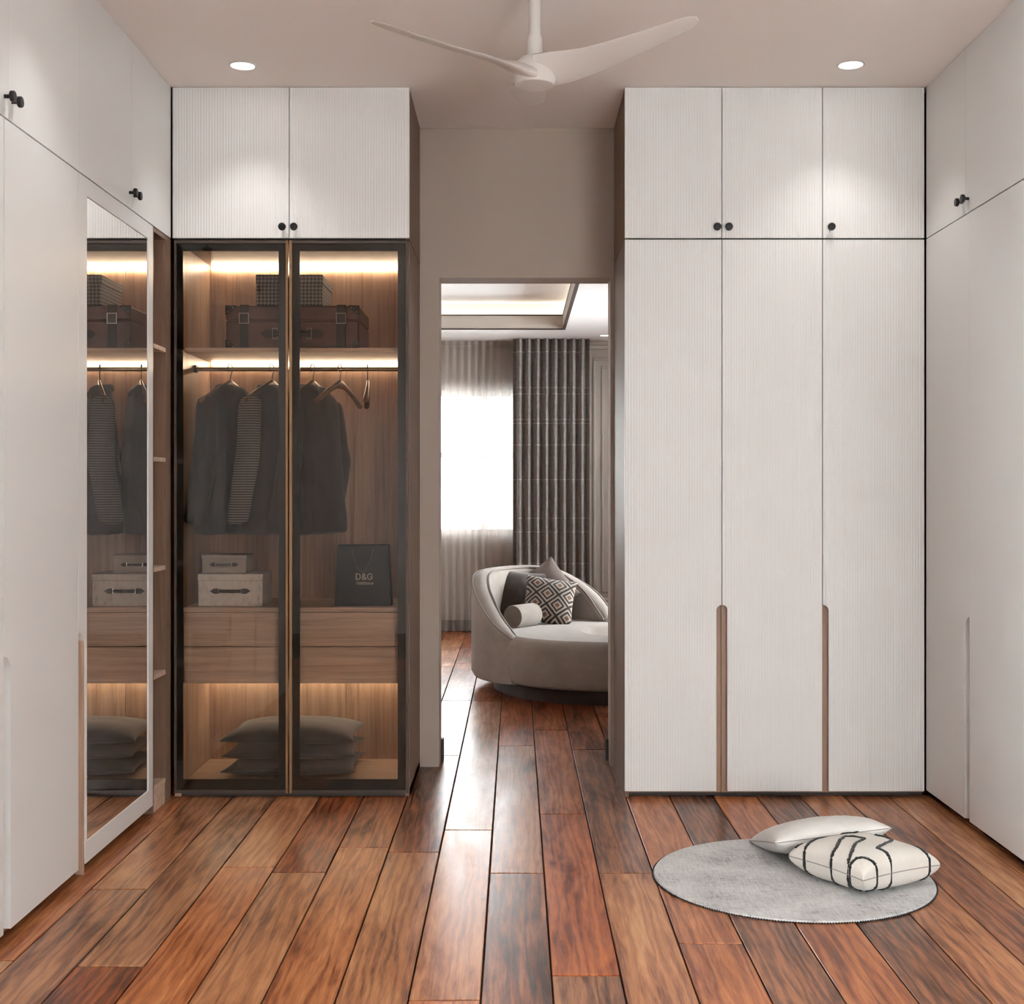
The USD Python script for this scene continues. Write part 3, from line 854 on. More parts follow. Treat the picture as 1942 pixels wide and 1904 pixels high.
# ================================================================== CEILING FAN
FX, FY, FZ = 0.060, 4.20, 2.622
fan = thing('ceiling_fan', 'white three-blade ceiling fan hanging from the ceiling in front of the doorway', 'ceiling fan', (FX, FY, ZC))
obj('canopy', lathe([(0.055, 0), (0.056, -0.01), (0.05, -0.045), (0.024, -0.055)], (FX, FY, ZC), 32), 'fan_white', fan, smooth=40)
obj('downrod', lathe([(0.0195, ZC - 0.05), (0.0195, FZ + 0.12), (0.026, FZ + 0.11), (0.027, FZ + 0.03), (0.022, FZ + 0.02)], (FX, FY, 0), 24), 'fan_white', fan, smooth=40)
obj('motor_hub', lathe([(0.02, 0.045), (0.05, 0.042), (0.066, 0.025), (0.072, 0.0), (0.070, -0.030), (0.064, -0.042), (0.060, -0.0455), (0.02, -0.047)], (FX, FY, FZ), 48), 'fan_white', fan, smooth=40)


def blade(ang):
    R = 0.57
    loops = []
    for k in range(22):
        u = k / 21
        r = 0.03 + (R - 0.03) * u
        c = np.interp(u, [0, 0.12, 0.3, 0.6, 0.9, 0.97, 1.0], [0.150, 0.155, 0.130, 0.10, 0.072, 0.06, 0.03])
        th = np.interp(u, [0, 0.2, 1], [0.055, 0.018, 0.008])
        tw = -math.radians(np.interp(u, [0, 0.2, 1], [24, 20, 12]))
        rise = 0.065 * u ** 1.5
        off = np.interp(u, [0, 0.3, 1], [0.0, 0.018, -0.012])
        a = np.arange(16) * 2 * PI / 16
        s, h = c / 2 * np.cos(a), th / 2 * np.sin(a)
        yy = s * math.cos(tw) - h * math.sin(tw) + off
        zz = s * math.sin(tw) + h * math.cos(tw) + rise
        loops.append(np.stack([np.full(16, r), yy, zz], 1))
    return turn(rings(loops), rz(ang), (FX, FY, FZ))


for a in (90, 210, 330):
    obj('blade', blade(a), 'fan_white', fan, smooth=50)

# ================================================================== CUSHIONS AND RUG
def pillow_surface(w, d, t, pinch=0.07, power=0.5, n=30, seed=0, wrinkle=0.006, flat=1.0):
    s = np.sin(np.linspace(-1, 1, n) * PI / 2)
    U, V = np.meshgrid(s, s, indexing='ij')

    def at(u, v, side):
        px = w / 2 * u * (1 - pinch * (1 - v ** 2))
        py = d / 2 * v * (1 - pinch * (1 - u ** 2))
        b = np.clip((1 - np.abs(u) ** 2.6) * (1 - np.abs(v) ** 2.6), 0, 1)
        z = t / 2 * b ** power
        nz = meshkit.fbm(np.stack([u * 2.2 + seed, v * 2.2, np.full_like(u, side * 3.0 + seed)], -1), 3, seed) - 0.5
        z = z + wrinkle * 2 * nz * np.sqrt(b)
        return np.stack([px, py, side * z * (flat if side < 0 else 1)], -1)
    return U, V, at


def pillow(w, d, t, **k):
    U, V, at = pillow_surface(w, d, t, **k)
    n = U.shape[0]
    top, bot = at(U, V, 1).reshape(-1, 3), at(U, V, -1).reshape(-1, 3)
    f = []
    for i in range(n - 1):
        for j in range(n - 1):
            a, b, c, e = i * n + j, (i + 1) * n + j, (i + 1) * n + j + 1, i * n + j + 1
            f += [[a, b, c], [a, c, e]]
            a, b, c, e = (x + n * n for x in (a, b, c, e))
            f += [[a, c, b], [a, e, c]]
    m = trimesh.Trimesh(np.vstack([top, bot]), np.array(f), process=False)
    m.merge_vertices()
    return m


def pillow_edge(w, d, t, pinch=0.07, n=22, **k):
    s = np.linspace(-1, 1, n)[:-1]
    one = np.ones(len(s))
    loop = np.vstack([np.stack([s, -one], 1), np.stack([one, s], 1), np.stack([-s, one], 1), np.stack([-one, -s], 1)])
    u, v = loop.T
    return np.stack([w / 2 * u * (1 - pinch * (1 - v ** 2)), d / 2 * v * (1 - pinch * (1 - u ** 2)), np.zeros(len(u))], 1)


RX, RY, RR = 0.898, 4.208, 0.449
rug = thing('round_rug', 'round mottled grey rug lying on the wooden floor', 'rug', (RX, RY, 0))
obj('pile', lathe([(RR - 0.02, 0.0003), (RR - 0.004, 0.0004), (RR, 0.003), (RR - 0.003, 0.0075), (RR - 0.02, 0.008), (0.2, 0.008)], (RX, RY, 0), 160), 'rug_wool', rug, smooth=40)
st = []
for i in range(340):
    a = 2 * PI * i / 340
    c = np.array([RX + (RR + 0.0005) * math.cos(a), RY + (RR + 0.0005) * math.sin(a), 0.0036])
    st.append(turn(bx(-0.0030, 0.0036, -0.0013, 0.0013, -0.0034, 0.0012, 0.0008), rz(math.degrees(a)), c))
obj('stitching', cat(*st), 'black_yarn', rug, kind='stuff', label='black overlocked edge stitching')

# patterned cushion
pk = dict(w=0.333, d=0.333, t=0.138, pinch=0.085, seed=3, wrinkle=0.004, power=0.29)
PC = thing('cushion', 'off-white square cushion embroidered with black line shapes on the round rug', 'cushion', (1.115, 4.150, 0.0))
pm = mat4((1.115, 4.150, 0.073), rz(30) @ rx(-1))
XF[PC.GetPath().pathString] = mat4((1.115, 4.150, 0))


def place(m, M):
    v, f = arr(m)
    return trimesh.Trimesh(v @ M[:3, :3].T + M[:3, 3], f, process=False)


obj('cover', place(pillow(**pk), pm), 'cream_cotton', PC, smooth=60)
ed = pillow_edge(**pk)
obj('seam_piping', place(tube(ed, 0.0018, 6, closed=True), pm), 'seam_grey', PC, smooth=60, label='thin grey seam')
U, V, at = pillow_surface(**pk)


def on_pillow(poly, at, M, r, seed, both=True):
    """A line of yarn laid on the cushion's surface; (u, v) outside the square wraps to the underside."""
    p = np.array(poly, float)
    L = np.r_[0, np.cumsum(np.linalg.norm(np.diff(p, axis=0), axis=1))]
    s = np.arange(0, L[-1], 0.016)
    q = np.stack([np.interp(s, L, p[:, k]) for k in (0, 1)], 1)
    g = np.random.default_rng(seed)
    q = q + g.normal(0, 0.006, q.shape)
    out = []
    for u, v in q:
        side = 1
        if abs(u) > 1:
            u, side = math.copysign(2 - abs(u), u), -1
        if abs(v) > 1:
            v, side = math.copysign(2 - abs(v), v), -1
        out.append(at(np.array([u]), np.array([v]), side)[0] + [0, 0, 0.0012 * side])
    out = np.array(out)
    return place(tube(out, r * g.uniform(0.7, 1.25, len(out)), 6, flat=0.6), M)


def arc(cx, cy, r, a0, a1, n=20):
    return [(cx + r * math.cos(math.radians(a)), cy + r * math.sin(math.radians(a))) for a in np.linspace(a0, a1, n)]


lines = [
    arc(-1.0, -1.0, 0.40, -40, 130),
    [(-1.35, -0.10), (-1.0, -0.08), (-0.75, 0.0), (-0.45, 0.20), (-0.15, 0.38), (0.0, 0.25), (0.06, 0.0), (-0.2, -0.10), (-0.5, -0.25), (-0.75, -0.42), (-1.0, -0.55), (-1.35, -0.55)],
    [(-0.2, -1.35), (-0.2, -1.0), (-0.14, -0.8), (-0.2, -0.6), (0.1, -0.5), (0.45, -0.35), (0.60, -0.20), (0.62, 0.0), (0.55, 0.2)],
    [(0.70, -1.35), (0.75, -1.0), (0.80, -0.75), (0.90, -0.5), (0.98, -0.3)],
    [(-1.35, 0.62), (-1.0, 0.62), (-0.75, 0.70), (-0.4, 0.83), (0.0, 0.93), (0.2, 0.98)],
    [(0.12, 0.85), (0.30, 0.55), (0.50, 0.66), (0.80, 0.55), (0.95, 0.45)],
    [(-0.92, 0.90), (-0.80, 0.92), (-0.70, 0.96)],
]
for k, ln in enumerate(lines):
    obj('embroidered_line', on_pillow(ln, at, pm, 0.0054, k), 'black_yarn', PC, smooth=60)

wk = dict(w=0.395, d=0.37, t=0.115, pinch=0.05, seed=9, wrinkle=0.005, power=0.45)
WC = thing('cushion', 'plain white linen cushion leaning on the embroidered cushion', 'cushion', (1.0, 4.47, 0))
wm = mat4((1.035, 4.435, 0.080), rz(5) @ ry(-6) @ rx(-14))
obj('cover', place(pillow(**wk), wm), 'white_linen', WC, smooth=60)
obj('seam_piping', place(tube(pillow_edge(**wk), 0.0018, 6, closed=True), wm), 'seam_grey', WC, smooth=60, label='thin grey seam')

# ================================================================== THINGS IN THE GLASS WARDROBE
# trunk on the shelf
TX, TY0_, TZ = (-1.219, -0.660), 5.425, 1.857
TH, TD = 0.180, 0.36
trk = thing('suitcase', 'brown leather trunk with dark straps on the upper shelf', 'suitcase', (-0.94, 5.6, TZ))
obj('body', bx(TX[0], TX[1], TY0_, TY0_ + TD, TZ, TZ + 0.117, 0.006), 'leather_brown', trk)
obj('lid', bx(TX[0] - 0.001, TX[1] + 0.001, TY0_ - 0.001, TY0_ + TD, TZ + 0.1195, TZ + TH, 0.006), 'leather_brown', trk)
for x in (-1.142, -0.735):
    s = obj('strap', cat(bx(x - 0.018, x + 0.018, TY0_ - 0.005, TY0_, TZ, TZ + TH + 0.004, 0.001), bx(x - 0.018, x + 0.018, TY0_ - 0.005, TY0_ + TD, TZ + TH, TZ + TH + 0.004, 0.001)), 'leather_strap', trk)
    fr = sbox(x - 0.021, TZ + 0.105, x + 0.021, TZ + 0.150).difference(sbox(x - 0.018, TZ + 0.108, x + 0.018, TZ + 0.147))
    obj('buckle', ext(fr, 'y', TY0_ - 0.009, TY0_ - 0.005), 'steel', s)
for x, d in ((TX[0], 1), (TX[1], -1)):
    for zz, e in ((TZ, 1), (TZ + TH, -1)):
        p = Polygon([(x, zz), (x + d * 0.042, zz), (x + d * 0.036, zz + e * 0.012), (x + d * 0.012, zz + e * 0.034), (x, zz + e * 0.036)])
        c = obj('corner_patch', ext(p.buffer(0.002), 'y', TY0_ - 0.004, TY0_ + 0.001), 'leather_strap', trk)
        obj('stud', cat(*[turn(lathe([(0.003, 0), (0.003, 0.0015), (0.001, 0.0025)], n=10), rx(90), (x + d * a, TY0_ - 0.004, zz + e * b)) for a, b in ((0.031, 0.008), (0.010, 0.026))]), 'steel', c)
for x in (-1.028, -0.852):
    d = 1 if x < -0.94 else -1
    h = obj('handle_plate', ext(Polygon([(x - d * 0.045, TZ + 0.062), (x - d * 0.026, TZ + 0.044), (x + d * 0.012, TZ + 0.044), (x + d * 0.012, TZ + 0.080), (x - d * 0.026, TZ + 0.080)]), 'y', TY0_ - 0.004, TY0_), 'leather_strap', trk)
    hx, fr2 = x + d * 0.016, None
    fr2 = sbox(hx - 0.011, TZ + 0.040, hx + 0.011, TZ + 0.0865).difference(sbox(hx - 0.009, TZ + 0.0425, hx + 0.009, TZ + 0.084))
    obj('handle_ring', ext(fr2, 'y', TY0_ - 0.009, TY0_ - 0.005), 'steel', h)
hp = [(-1.01, TY0_ - 0.006, TZ + 0.062), (-0.985, TY0_ - 0.022, TZ + 0.062), (-0.94, TY0_ - 0.028, TZ + 0.062), (-0.895, TY0_ - 0.022, TZ + 0.062), (-0.87, TY0_ - 0.006, TZ + 0.062)]
obj('handle', tube(hp, 0.011, 8), 'leather_strap', trk, smooth=50)
for a, b in ((-1.075, -0.98), (-0.90, -0.80)):
    obj('stitch_line', bx(a, b, TY0_ - 0.0015, TY0_, TZ + 0.021, TZ + 0.0225), 'leather_strap', trk)
hb = thing('storage_box', 'black and white houndstooth box on top of the brown trunk', 'box', (-0.955, 5.57, TZ + TH + 0.004))
HZ = TZ + TH + 0.0042
obj('base', bx(-1.093, -0.816, 5.432, 5.718, HZ, HZ + 0.090, 0.002), 'houndstooth_paper', hb)
obj('lid', bx(-1.095, -0.814, 5.430, 5.720, HZ + 0.0905, HZ + 0.128, 0.002), 'houndstooth_paper', hb)


def handled_box(x0, x1, y0, y1, z0, h, mat, label, sc=1.0):
    b = thing('storage_box', label, 'box', ((x0 + x1) / 2, (y0 + y1) / 2, z0))
    obj('base', bx(x0, x1, y0, y1, z0, z0 + h * 0.8, 0.002), mat, b)
    obj('lid', bx(x0 - 0.002, x1 + 0.002, y0 - 0.002, y1 + 0.002, z0 + h * 0.8, z0 + h, 0.002), mat, b)
    cx, cz = (x0 + x1) / 2, z0 + h * 0.47
    k = sc
    hd = obj('handle', tube([(cx - 0.044 * k, y0 - 0.003, cz), (cx - 0.030 * k, y0 - 0.010, cz), (cx, y0 - 0.013, cz), (cx + 0.030 * k, y0 - 0.010, cz), (cx + 0.044 * k, y0 - 0.003, cz)], 0.0072 * k, 8, flat=1.0), 'leather_strap', b, smooth=50, label='brown leather carrying handle')
    for s in (-1, 1):
        p = Polygon([(cx + s * 0.050 * k, cz - 0.0095 * k), (cx + s * 0.068 * k, cz - 0.0095 * k), (cx + s * 0.083 * k, cz), (cx + s * 0.068 * k, cz + 0.0095 * k), (cx + s * 0.050 * k, cz + 0.0095 * k)])
        obj('handle_tab', ext(p.buffer(0.001), 'y', y0 - 0.005, y0), 'leather_strap', hd)
        obj('handle_loop', bx(cx + s * 0.046 * k - 0.0025, cx + s * 0.046 * k + 0.0025, y0 - 0.008, y0, cz - 0.010 * k, cz + 0.010 * k), 'steel', hd)
    return b


handled_box(-1.332, -1.063, 5.41, 5.62, DT, 0.135, 'distressed_white', 'weathered white box with a brown leather handle standing on the drawers')
handled_box(-1.325, -1.138, 5.445, 5.59, DT + 0.1355, 0.078, 'small_box_paper', 'small box with a leather handle on top of the weathered white box', 0.72)

bag = thing('shopping_bag', 'black paper carrier bag with pale lettering standing on the drawers', 'bag', (-0.645, 5.48, DT))
by0, by1 = 5.425, 5.52
loop = lambda z, w, e: np.array([(-0.645 - w, by0 + e, z), (-0.645 + w, by0 + e, z), (-0.645 + w + 0.001, (by0 + by1) / 2 - 0.0, z), (-0.645 + w, by1 - e, z), (-0.645 - w, by1 - e, z), (-0.645 - w - 0.001, (by0 + by1) / 2, z)])
obj('body', cat(rings([loop(DT, 0.119, 0), loop(DT + 0.085, 0.114, 0.004), loop(DT + 0.25, 0.107, 0.012), loop(DT + 0.256, 0.106, 0.014)])), 'bag_black', bag)
cpts = np.array([(-0.686, by0 + 0.006, DT + 0.236), (-0.683, by0 + 0.003, DT + 0.205), (-0.670, by0 + 0.001, DT + 0.165), (-0.655, by0, DT + 0.146), (-0.645, by0, DT + 0.143), (-0.632, by0, DT + 0.152), (-0.615, by0 + 0.001, DT + 0.188), (-0.604, by0 + 0.004, DT + 0.228), (-0.597, by0 + 0.006, DT + 0.232)])
cs_ = CubicSpline(np.arange(len(cpts)), cpts)
obj('cord_handle', tube(cs_(np.linspace(0, len(cpts) - 1, 40)), 0.0013, 6), 'cord_grey', bag, smooth=60, label='thin grey cord handle')


def lettering(text, h, x, z, y, mat, parent, bold=False, **k):
    m = meshkit.text_mesh(text, h, 0.0008, bold)
    v, f = arr(m)
    v = np.stack([x + v[:, 0], y - v[:, 2], z + v[:, 1]], 1)
    return obj('lettering', trimesh.Trimesh(v, f, process=False), mat, parent, **k)


lettering('D&G', 0.026, -0.677, DT + 0.110, by0 + 0.003, 'gilt_print', bag, label='pale printed letters')
lettering('Gabbana', 0.0125, -0.672, DT + 0.090, by0 + 0.002, 'gilt_print', bag, label='pale printed letters')

# grey pillows in the bottom niche
labels = ['grey pillow at the bottom of the stack in the lit bottom niche', 'grey pillow in the middle of the stack in the lit bottom niche', 'plump grey pillow on top of the stack in the lit bottom niche']
for k, (zc, t, fl, yaw) in enumerate(((0.0835, 0.066, 1.0, 0.0), (0.1500, 0.066, 1.0, 1.5), (0.2120, 0.120, 0.45, -1.0))):
    P = thing('pillow', labels[k], 'pillow', (-0.958, 5.60, zc - t / 2), group='grey pillows stacked in the wardrobe')
    kw = dict(w=0.56, d=0.40, t=t, pinch=0.08, seed=20 + k, wrinkle=0.004, power=0.42, flat=fl)
    M = mat4((-0.958, 5.605, zc), rz(yaw))
    obj('cover', place(pillow(**kw), M), 'grey_cotton', P, smooth=60)
    obj('seam_piping', place(tube(pillow_edge(**kw), 0.0022, 6, closed=True), M), 'grey_cotton', P, smooth=60)

# hangers and coats
ROD = 1.790


def hanger(x, yaw, label):
    """A wooden coat hanger on the rod; its arms run along local x."""
    M = mat4((x, 5.55, ROD), rz(yaw))
    h = thing('coat_hanger', label, 'hanger', (x, 5.55, ROD), rz(yaw), 'wooden hangers on the rod')
    hook = [(-0.010, 0, -0.018), (-0.018, 0, -0.006), (-0.016, 0, 0.006), (-0.006, 0, 0.013), (0.006, 0, 0.012), (0.015, 0, 0.003), (0.014, 0, -0.012), (0.006, 0, -0.030), (0.001, 0, -0.046), (0, 0, -0.066)]
    c = CubicSpline(np.arange(len(hook)), np.array(hook))
    obj('hook', place(tube(c(np.linspace(0, len(hook) - 1, 44)), 0.0021, 6), M), 'bronze_frame', h, smooth=60, label='dark metal hook')
    loops = []
    for u in np.linspace(-1, 1, 41):
        xx = 0.205 * u
        zc = -0.072 - 0.088 * abs(u) ** 1.35
        hh = 0.014 + 0.006 * math.exp(-(u / 0.12) ** 2) - 0.003 * abs(u)
        ww = 0.008 + 0.006 * abs(u) ** 2
        yy = 0.008 * abs(u) ** 2 - 0.002
        if abs(u) > 0.97:
            hh, ww = hh * 0.6, ww * 0.6
        a = np.arange(12) * 2 * PI / 12
        loops.append(np.stack([np.full(12, xx), yy + ww * np.cos(a), zc + hh * np.sin(a)], 1))
    obj('shoulder_bar', place(rings(loops), M), 'hanger_wood', h, smooth=50)
    return h


HG = [(-1.228, 68), (-1.049, 68), (-0.874, 68), (-0.757, 70), (-0.639, 96)]
hl = ['wooden hanger holding the charcoal jacket', 'wooden hanger holding the jacket with the striped front', 'wooden hanger holding the brown jacket', 'bare wooden hanger seen at a slant beside the brown jacket', 'bare wooden hanger seen end-on, last on the rod']
for (x, yaw), lb in zip(HG, hl):
    hanger(x, yaw, lb)


def hull(a, b):
    def ball(p, r):
        return m3.Manifold.sphere(1.0, 16).scale([r[0], r[1], r[2]] if np.ndim(r) else [r, r, r]).translate(list(map(float, p)))
    return m3.Manifold.batch_hull([ball(*a), ball(*b)])


def hulls(*balls):
    return m3.Manifold.batch_hull([m3.Manifold.sphere(1.0, 16).scale(list(map(float, r)) if np.ndim(r) else [float(r)] * 3).translate(list(map(float, p))) for p, r in balls])


def soften(man, edge, it, seed, amp):
    man = man.refine_to_length(edge)
    mm = man.to_mesh()
    t = trimesh.Trimesh(mm.vert_properties[:, :3], mm.tri_verts, process=True)
    trimesh.smoothing.filter_taubin(t, iterations=it)
    v = np.array(t.vertices)
    v = v + t.vertex_normals * ((meshkit.fbm(v * [26, 26, 6], 3, seed) - 0.5) * amp)[:, None]
    return trimesh.Trimesh(v, t.faces, process=False)


def jacket(x, yaw, label, body_mat, front_mat, seed, length=0.66):
    """A jacket on a hanger: local x runs along the shoulders, the end at -x is the one towards the room."""
    M = mat4((x, 5.55, ROD), rz(yaw))
    j = thing('jacket', label, 'jacket', (x, 5.55, ROD), rz(yaw))
    d = 0.040
    chest = hulls(((-0.135, 0, -0.155), (0.04, 0.045, 0.03)), ((0.135, 0, -0.155), (0.04, 0.045, 0.03)), ((-0.05, 0, -0.105), (0.03, 0.045, 0.03)), ((0.05, 0, -0.105), (0.03, 0.045, 0.03)),
                  ((-0.125, 0, -0.34), (0.045, 0.065, 0.04)), ((0.125, 0, -0.34), (0.045, 0.065, 0.04)))
    skirt = hulls(((-0.125, 0, -0.32), (0.045, 0.065, 0.04)), ((0.125, 0, -0.32), (0.045, 0.065, 0.04)), ((-0.14, 0, -length), (0.045, 0.085, 0.015)), ((0.14, 0, -length), (0.045, 0.085, 0.015)))
    obj('body', place(soften(chest + skirt, 0.022, 6, seed, 0.016), M), body_mat, j, smooth=True)
    for s, mt in ((-1, front_mat), (1, body_mat)):
        sl = hulls(((s * 0.165, 0, -0.165), (0.034, 0.048, 0.034)), ((s * 0.200, -0.012, -0.40), (0.036, 0.058, 0.05))) + \
            hulls(((s * 0.200, -0.012, -0.40), (0.036, 0.058, 0.05)), ((s * 0.213, 0.030, -length + 0.05), (0.030, 0.052, 0.02)))
        obj('sleeve', place(soften(sl, 0.02, 6, seed + 3 + s, 0.014), M), mt, j, smooth=True, label='striped sleeve' if mt != body_mat else None)
    col = []
    for k, a in enumerate(np.linspace(-2.6, 2.6, 18)):
        col.append((0.060 * math.sin(a), 0.042 * math.cos(a), -0.094 + 0.016 * math.cos(a) - 0.01))
    obj('collar', place(tube(np.array(col), 0.019, 8), M), body_mat, j, smooth=60)
    return j


jacket(-1.228, 68, 'long charcoal jacket, the first on the rod beside the inner side panel', 'coat_charcoal', 'coat_charcoal', 1, 0.70)
jacket(-1.049, 68, 'dark jacket with a striped grey sleeve facing the room, second on the rod', 'coat_brown', 'striped_tweed', 2, 0.70)
jacket(-0.874, 68, 'dark brown jacket hanging between the striped-sleeve jacket and a bare hanger', 'coat_brown', 'coat_brown', 3, 0.70)

# ================================================================== BEDROOM
def curtain_mesh(x0, x1, y, z0, z1, pitch, amp, thick=0.0, seed=0, sharp=1.0, taper=None):
    n = int((x1 - x0) / pitch * 14)
    xs = np.linspace(x0, x1, n)
    zs = np.linspace(z0, z1, 14)
    g = np.random.default_rng(seed)
    ph = np.cumsum(g.normal(0, 0.05, n))
    rows = []
    for z in zs:
        h = (z - z0) / (z1 - z0)
        a = amp * (1.0 - 0.25 * h)
        s = np.sin(2 * PI * (xs - x0) / pitch + ph + 0.3 * math.sin(3 * h))
        yy = y + a * np.sign(s) * np.abs(s) ** sharp
        xx = xs if taper is None else x0 + (xs - x0) * (1 + taper * (1 - h)) - taper * 0.0
        rows.append(np.stack([xx, yy, np.full(n, z)], 1))
    R = np.array(rows)
    k = len(zs)
    f = []
    for i in range(k - 1):
        for j in range(n - 1):
            f += [[i * n + j, i * n + j + 1, (i + 1) * n + j + 1], [i * n + j, (i + 1) * n + j + 1, (i + 1) * n + j]]
    v = R.reshape(-1, 3)
    if thick:
        v2 = v + [0, thick, 0]
        f2 = [[a + len(v), c + len(v), b + len(v)] for a, b, c in f]
        return trimesh.Trimesh(np.vstack([v, v2]), np.array(f + f2), process=False)
    return trimesh.Trimesh(v, np.array(f), process=False)


obj('sheer_curtain', curtain_mesh(-2.25, 0.06, 11.50, 0.012, ZB - 0.003, 0.0635, 0.016, seed=4), 'sheer_fabric', smooth=True,
    label='pale pleated sheer curtain in front of the bright bedroom window', cat='curtain')
cur = thing('heavy_curtain', 'taupe pleated heavy curtain with thin stitched lines beside the bedroom window', 'curtain', (0.31, 11.38, 0))
obj('drape', curtain_mesh(-0.028, 0.645, 11.38, 0.012, ZB - 0.003, 0.0785, 0.042, 0.003, seed=2, sharp=0.9), 'curtain_taupe', cur, smooth=True)

# round armchair
sofa = thing('curved_armchair', 'curved pale upholstered armchair with a wraparound back beyond the doorway', 'armchair', (0.35, 8.25, 0))
ctrl = np.array([(-0.040, 7.77), (-0.155, 7.87), (-0.250, 8.07), (-0.270, 8.36), (-0.190, 8.66), (-0.02, 8.90), (0.20, 8.99), (0.40, 8.93), (0.53, 8.78), (0.575, 8.66)])
hts = np.array([0.365, 0.47, 0.62, 0.725, 0.745, 0.745, 0.725, 0.63, 0.50, 0.40])
tt = np.r_[0, np.cumsum(np.linalg.norm(np.diff(ctrl, axis=0), axis=1))]
fx, fh = CubicSpline(tt, ctrl), PchipInterpolator(tt, hts)
S = np.linspace(0, tt[-1], 64)
loops, top_edge, in_edge = [], [], []
TH2 = 0.06
for i, s in enumerate(S):
    p, dv = fx(s), fx(s, 1)
    dv = dv / np.linalg.norm(dv)
    nrm = np.array([dv[1], -dv[0]])     # towards the seat for this direction of travel
    H = float(fh(s))
    e = min(1.0, 0.55 + 0.45 * min(i, 63 - i) / 3)
    w = TH2 * e
    zb_ = 0.085
    sec = [(-w * 0.7, zb_), (-w, zb_ + 0.03)] + [(-w, z) for z in np.linspace(zb_ + 0.1, H - 0.05, 4)] + \
          [(-w * math.cos(a), H - 0.045 + 0.045 * math.sin(a)) for a in np.linspace(0.2, PI - 0.2, 7)] + [(w, z) for z in np.linspace(H - 0.05, zb_ + 0.1, 4)] + [(w, zb_ + 0.03), (w * 0.7, zb_)]
    loops.append([(*(p + nrm * a), z) for a, z in sec])
    top_edge.append((*(p - nrm * (w * 0.86)), H - 0.014))
    in_edge.append((*(p + nrm * (w * 0.86)), H - 0.014))
obj('backrest', rings(loops), 'sofa_boucle', sofa, smooth=55)
obj('piping', tube(np.array(top_edge), 0.006, 6), 'sofa_piping', sofa, smooth=60)
obj('piping', tube(np.array(in_edge), 0.006, 6), 'sofa_piping', sofa, smooth=60)
seat = np.array([(-0.02, 7.66), (0.16, 7.52), (0.40, 7.44), (0.66, 7.44), (0.88, 7.54), (0.985, 7.70), (0.95, 7.82), (0.82, 7.83), (0.64, 7.80), (0.50, 7.88), (0.42, 8.04), (0.42, 8.24), (0.48, 8.42), (0.58, 8.52),
                 (0.615, 8.63), (0.55, 8.80), (0.42, 8.92), (0.20, 8.98), (-0.02, 8.88), (-0.18, 8.64), (-0.26, 8.35), (-0.24, 8.07), (-0.14, 7.84)])
cl = np.vstack([seat, seat[:1]])
ts = np.r_[0, np.cumsum(np.linalg.norm(np.diff(cl, axis=0), axis=1))]
sp = CubicSpline(ts, cl, bc_type='periodic')
out = sp(np.linspace(0, ts[-1], 121)[:-1])
tg = sp(np.linspace(0, ts[-1], 121)[:-1], 1)
nr_ = np.stack([-tg[:, 1], tg[:, 0]], 1) / np.linalg.norm(tg, axis=1, keepdims=True)
area = 0.5 * np.sum(out[:, 0] * np.roll(out[:, 1], -1) - np.roll(out[:, 0], -1) * out[:, 1])
nr_ *= 1 if area > 0 else -1


def stack(levels):
    L = [np.column_stack([out + nr_ * ins, np.full(len(out), z)]) for z, ins in levels]
    m = rings(L, cap0=False, cap1=False)
    caps = []
    for lp, flip in ((L[0], True), (L[-1], False)):
        pv, pf = trimesh.creation.triangulate_polygon(Polygon(lp[:, :2]).buffer(0), engine='earcut')
        caps.append(trimesh.Trimesh(np.column_stack([pv, np.full(len(pv), lp[0, 2])]), pf[:, ::-1] if flip else pf, process=False))
    return cat(m, *caps)


SZ = 0.375
obj('seat', stack([(0.085, 0.05), (0.09, 0.03), (0.105, 0.012), (0.14, 0.0), (0.26, -0.012), (0.32, -0.006), (0.35, 0.008), (0.367, 0.028), (SZ, 0.055)]), 'sofa_boucle', sofa, smooth=50)
obj('plinth_base', stack([(0.0, 0.075), (0.085, 0.075)]), 'umber_velvet', sofa, label='dark recessed base')


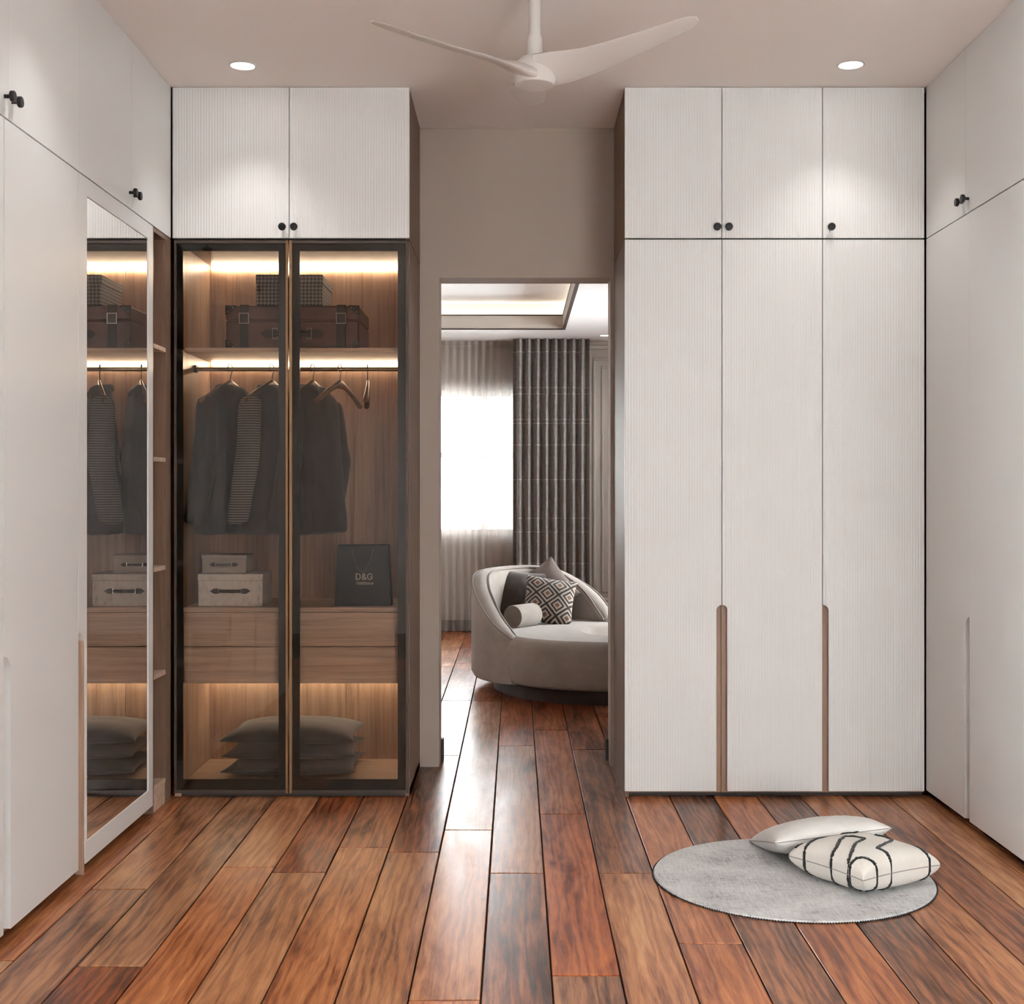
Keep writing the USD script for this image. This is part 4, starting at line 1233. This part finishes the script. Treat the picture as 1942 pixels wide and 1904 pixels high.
def soft(name, label, w, d, t, loc, R, mat, piping=None, **k):
    P = thing(name, label, 'cushion', loc, R)
    kw = dict(w=w, d=d, t=t, **k)
    M = mat4(loc, R)
    obj('cover', place(pillow(**kw), M), mat, P, smooth=60)
    if piping:
        obj('seam_piping', place(tube(pillow_edge(**kw), 0.003, 6, closed=True), M), piping, P, smooth=60)
    return P


soft('cushion', 'dark brown velvet cushion behind the diamond-patterned cushion in the armchair', 0.36, 0.36, 0.11, (0.015, 8.70, 0.545), rz(18) @ rx(68) @ rz(-8), 'umber_velvet', 'umber_velvet', seed=31)
soft('cushion', 'mauve grey cushion at the back of the armchair', 0.34, 0.34, 0.11, (0.19, 8.83, 0.585), rz(-6) @ rx(66) @ rz(38), 'mauve_linen', 'mauve_linen', seed=33)
soft('cushion', 'brown and cream diamond-patterned cushion in the armchair', 0.345, 0.345, 0.12, (0.205, 8.58, 0.520), rz(4) @ rx(60) @ rz(-10), 'diamond_weave', None, seed=35)
bo = thing('bolster', 'short round tan bolster cushion in the armchair', 'cushion', (0.0, 8.22, SZ))
bp = lathe([(0.04, -0.132), (0.066, -0.13), (0.073, -0.122)], n=36)
Rb = rz(-36) @ rx(-90)
bl = (0.03, 8.33, SZ + 0.074)
obj('core', turn(lathe([(0.072, -0.115), (0.0735, -0.11), (0.0735, 0.11), (0.072, 0.115), (0.03, 0.118)], n=36), Rb, bl), 'bolster_rim', bo, smooth=40)
obj('end_cap', turn(lathe([(0.03, -0.1195), (0.064, -0.1185), (0.0715, -0.1155), (0.072, -0.113)], n=36), Rb, bl), 'bolster_tan', bo, smooth=40)
obj('end_cap', turn(lathe([(0.072, 0.113), (0.0715, 0.1155), (0.064, 0.1185), (0.03, 0.1195)], n=36), Rb, bl), 'bolster_tan', bo, smooth=40)


def shift(prim, d):
    """Moves a whole thing."""
    op = UsdGeom.Xformable(prim).GetOrderedXformOps()[0]
    m = op.Get()
    t = m.ExtractTranslation()
    m.SetTranslateOnly(t + Gf.Vec3d(*d))
    op.Set(m)


for p in stage.GetPrimAtPath('/World').GetChildren():
    lb = str(p.GetCustomDataByKey('label') or '')
    if p.GetName() == 'curved_armchair':
        shift(p, (0.045, 0.08, 0))
    elif lb.endswith('in the armchair') or lb.endswith('of the armchair'):
        shift(p, (0.015, 0.085, 0))
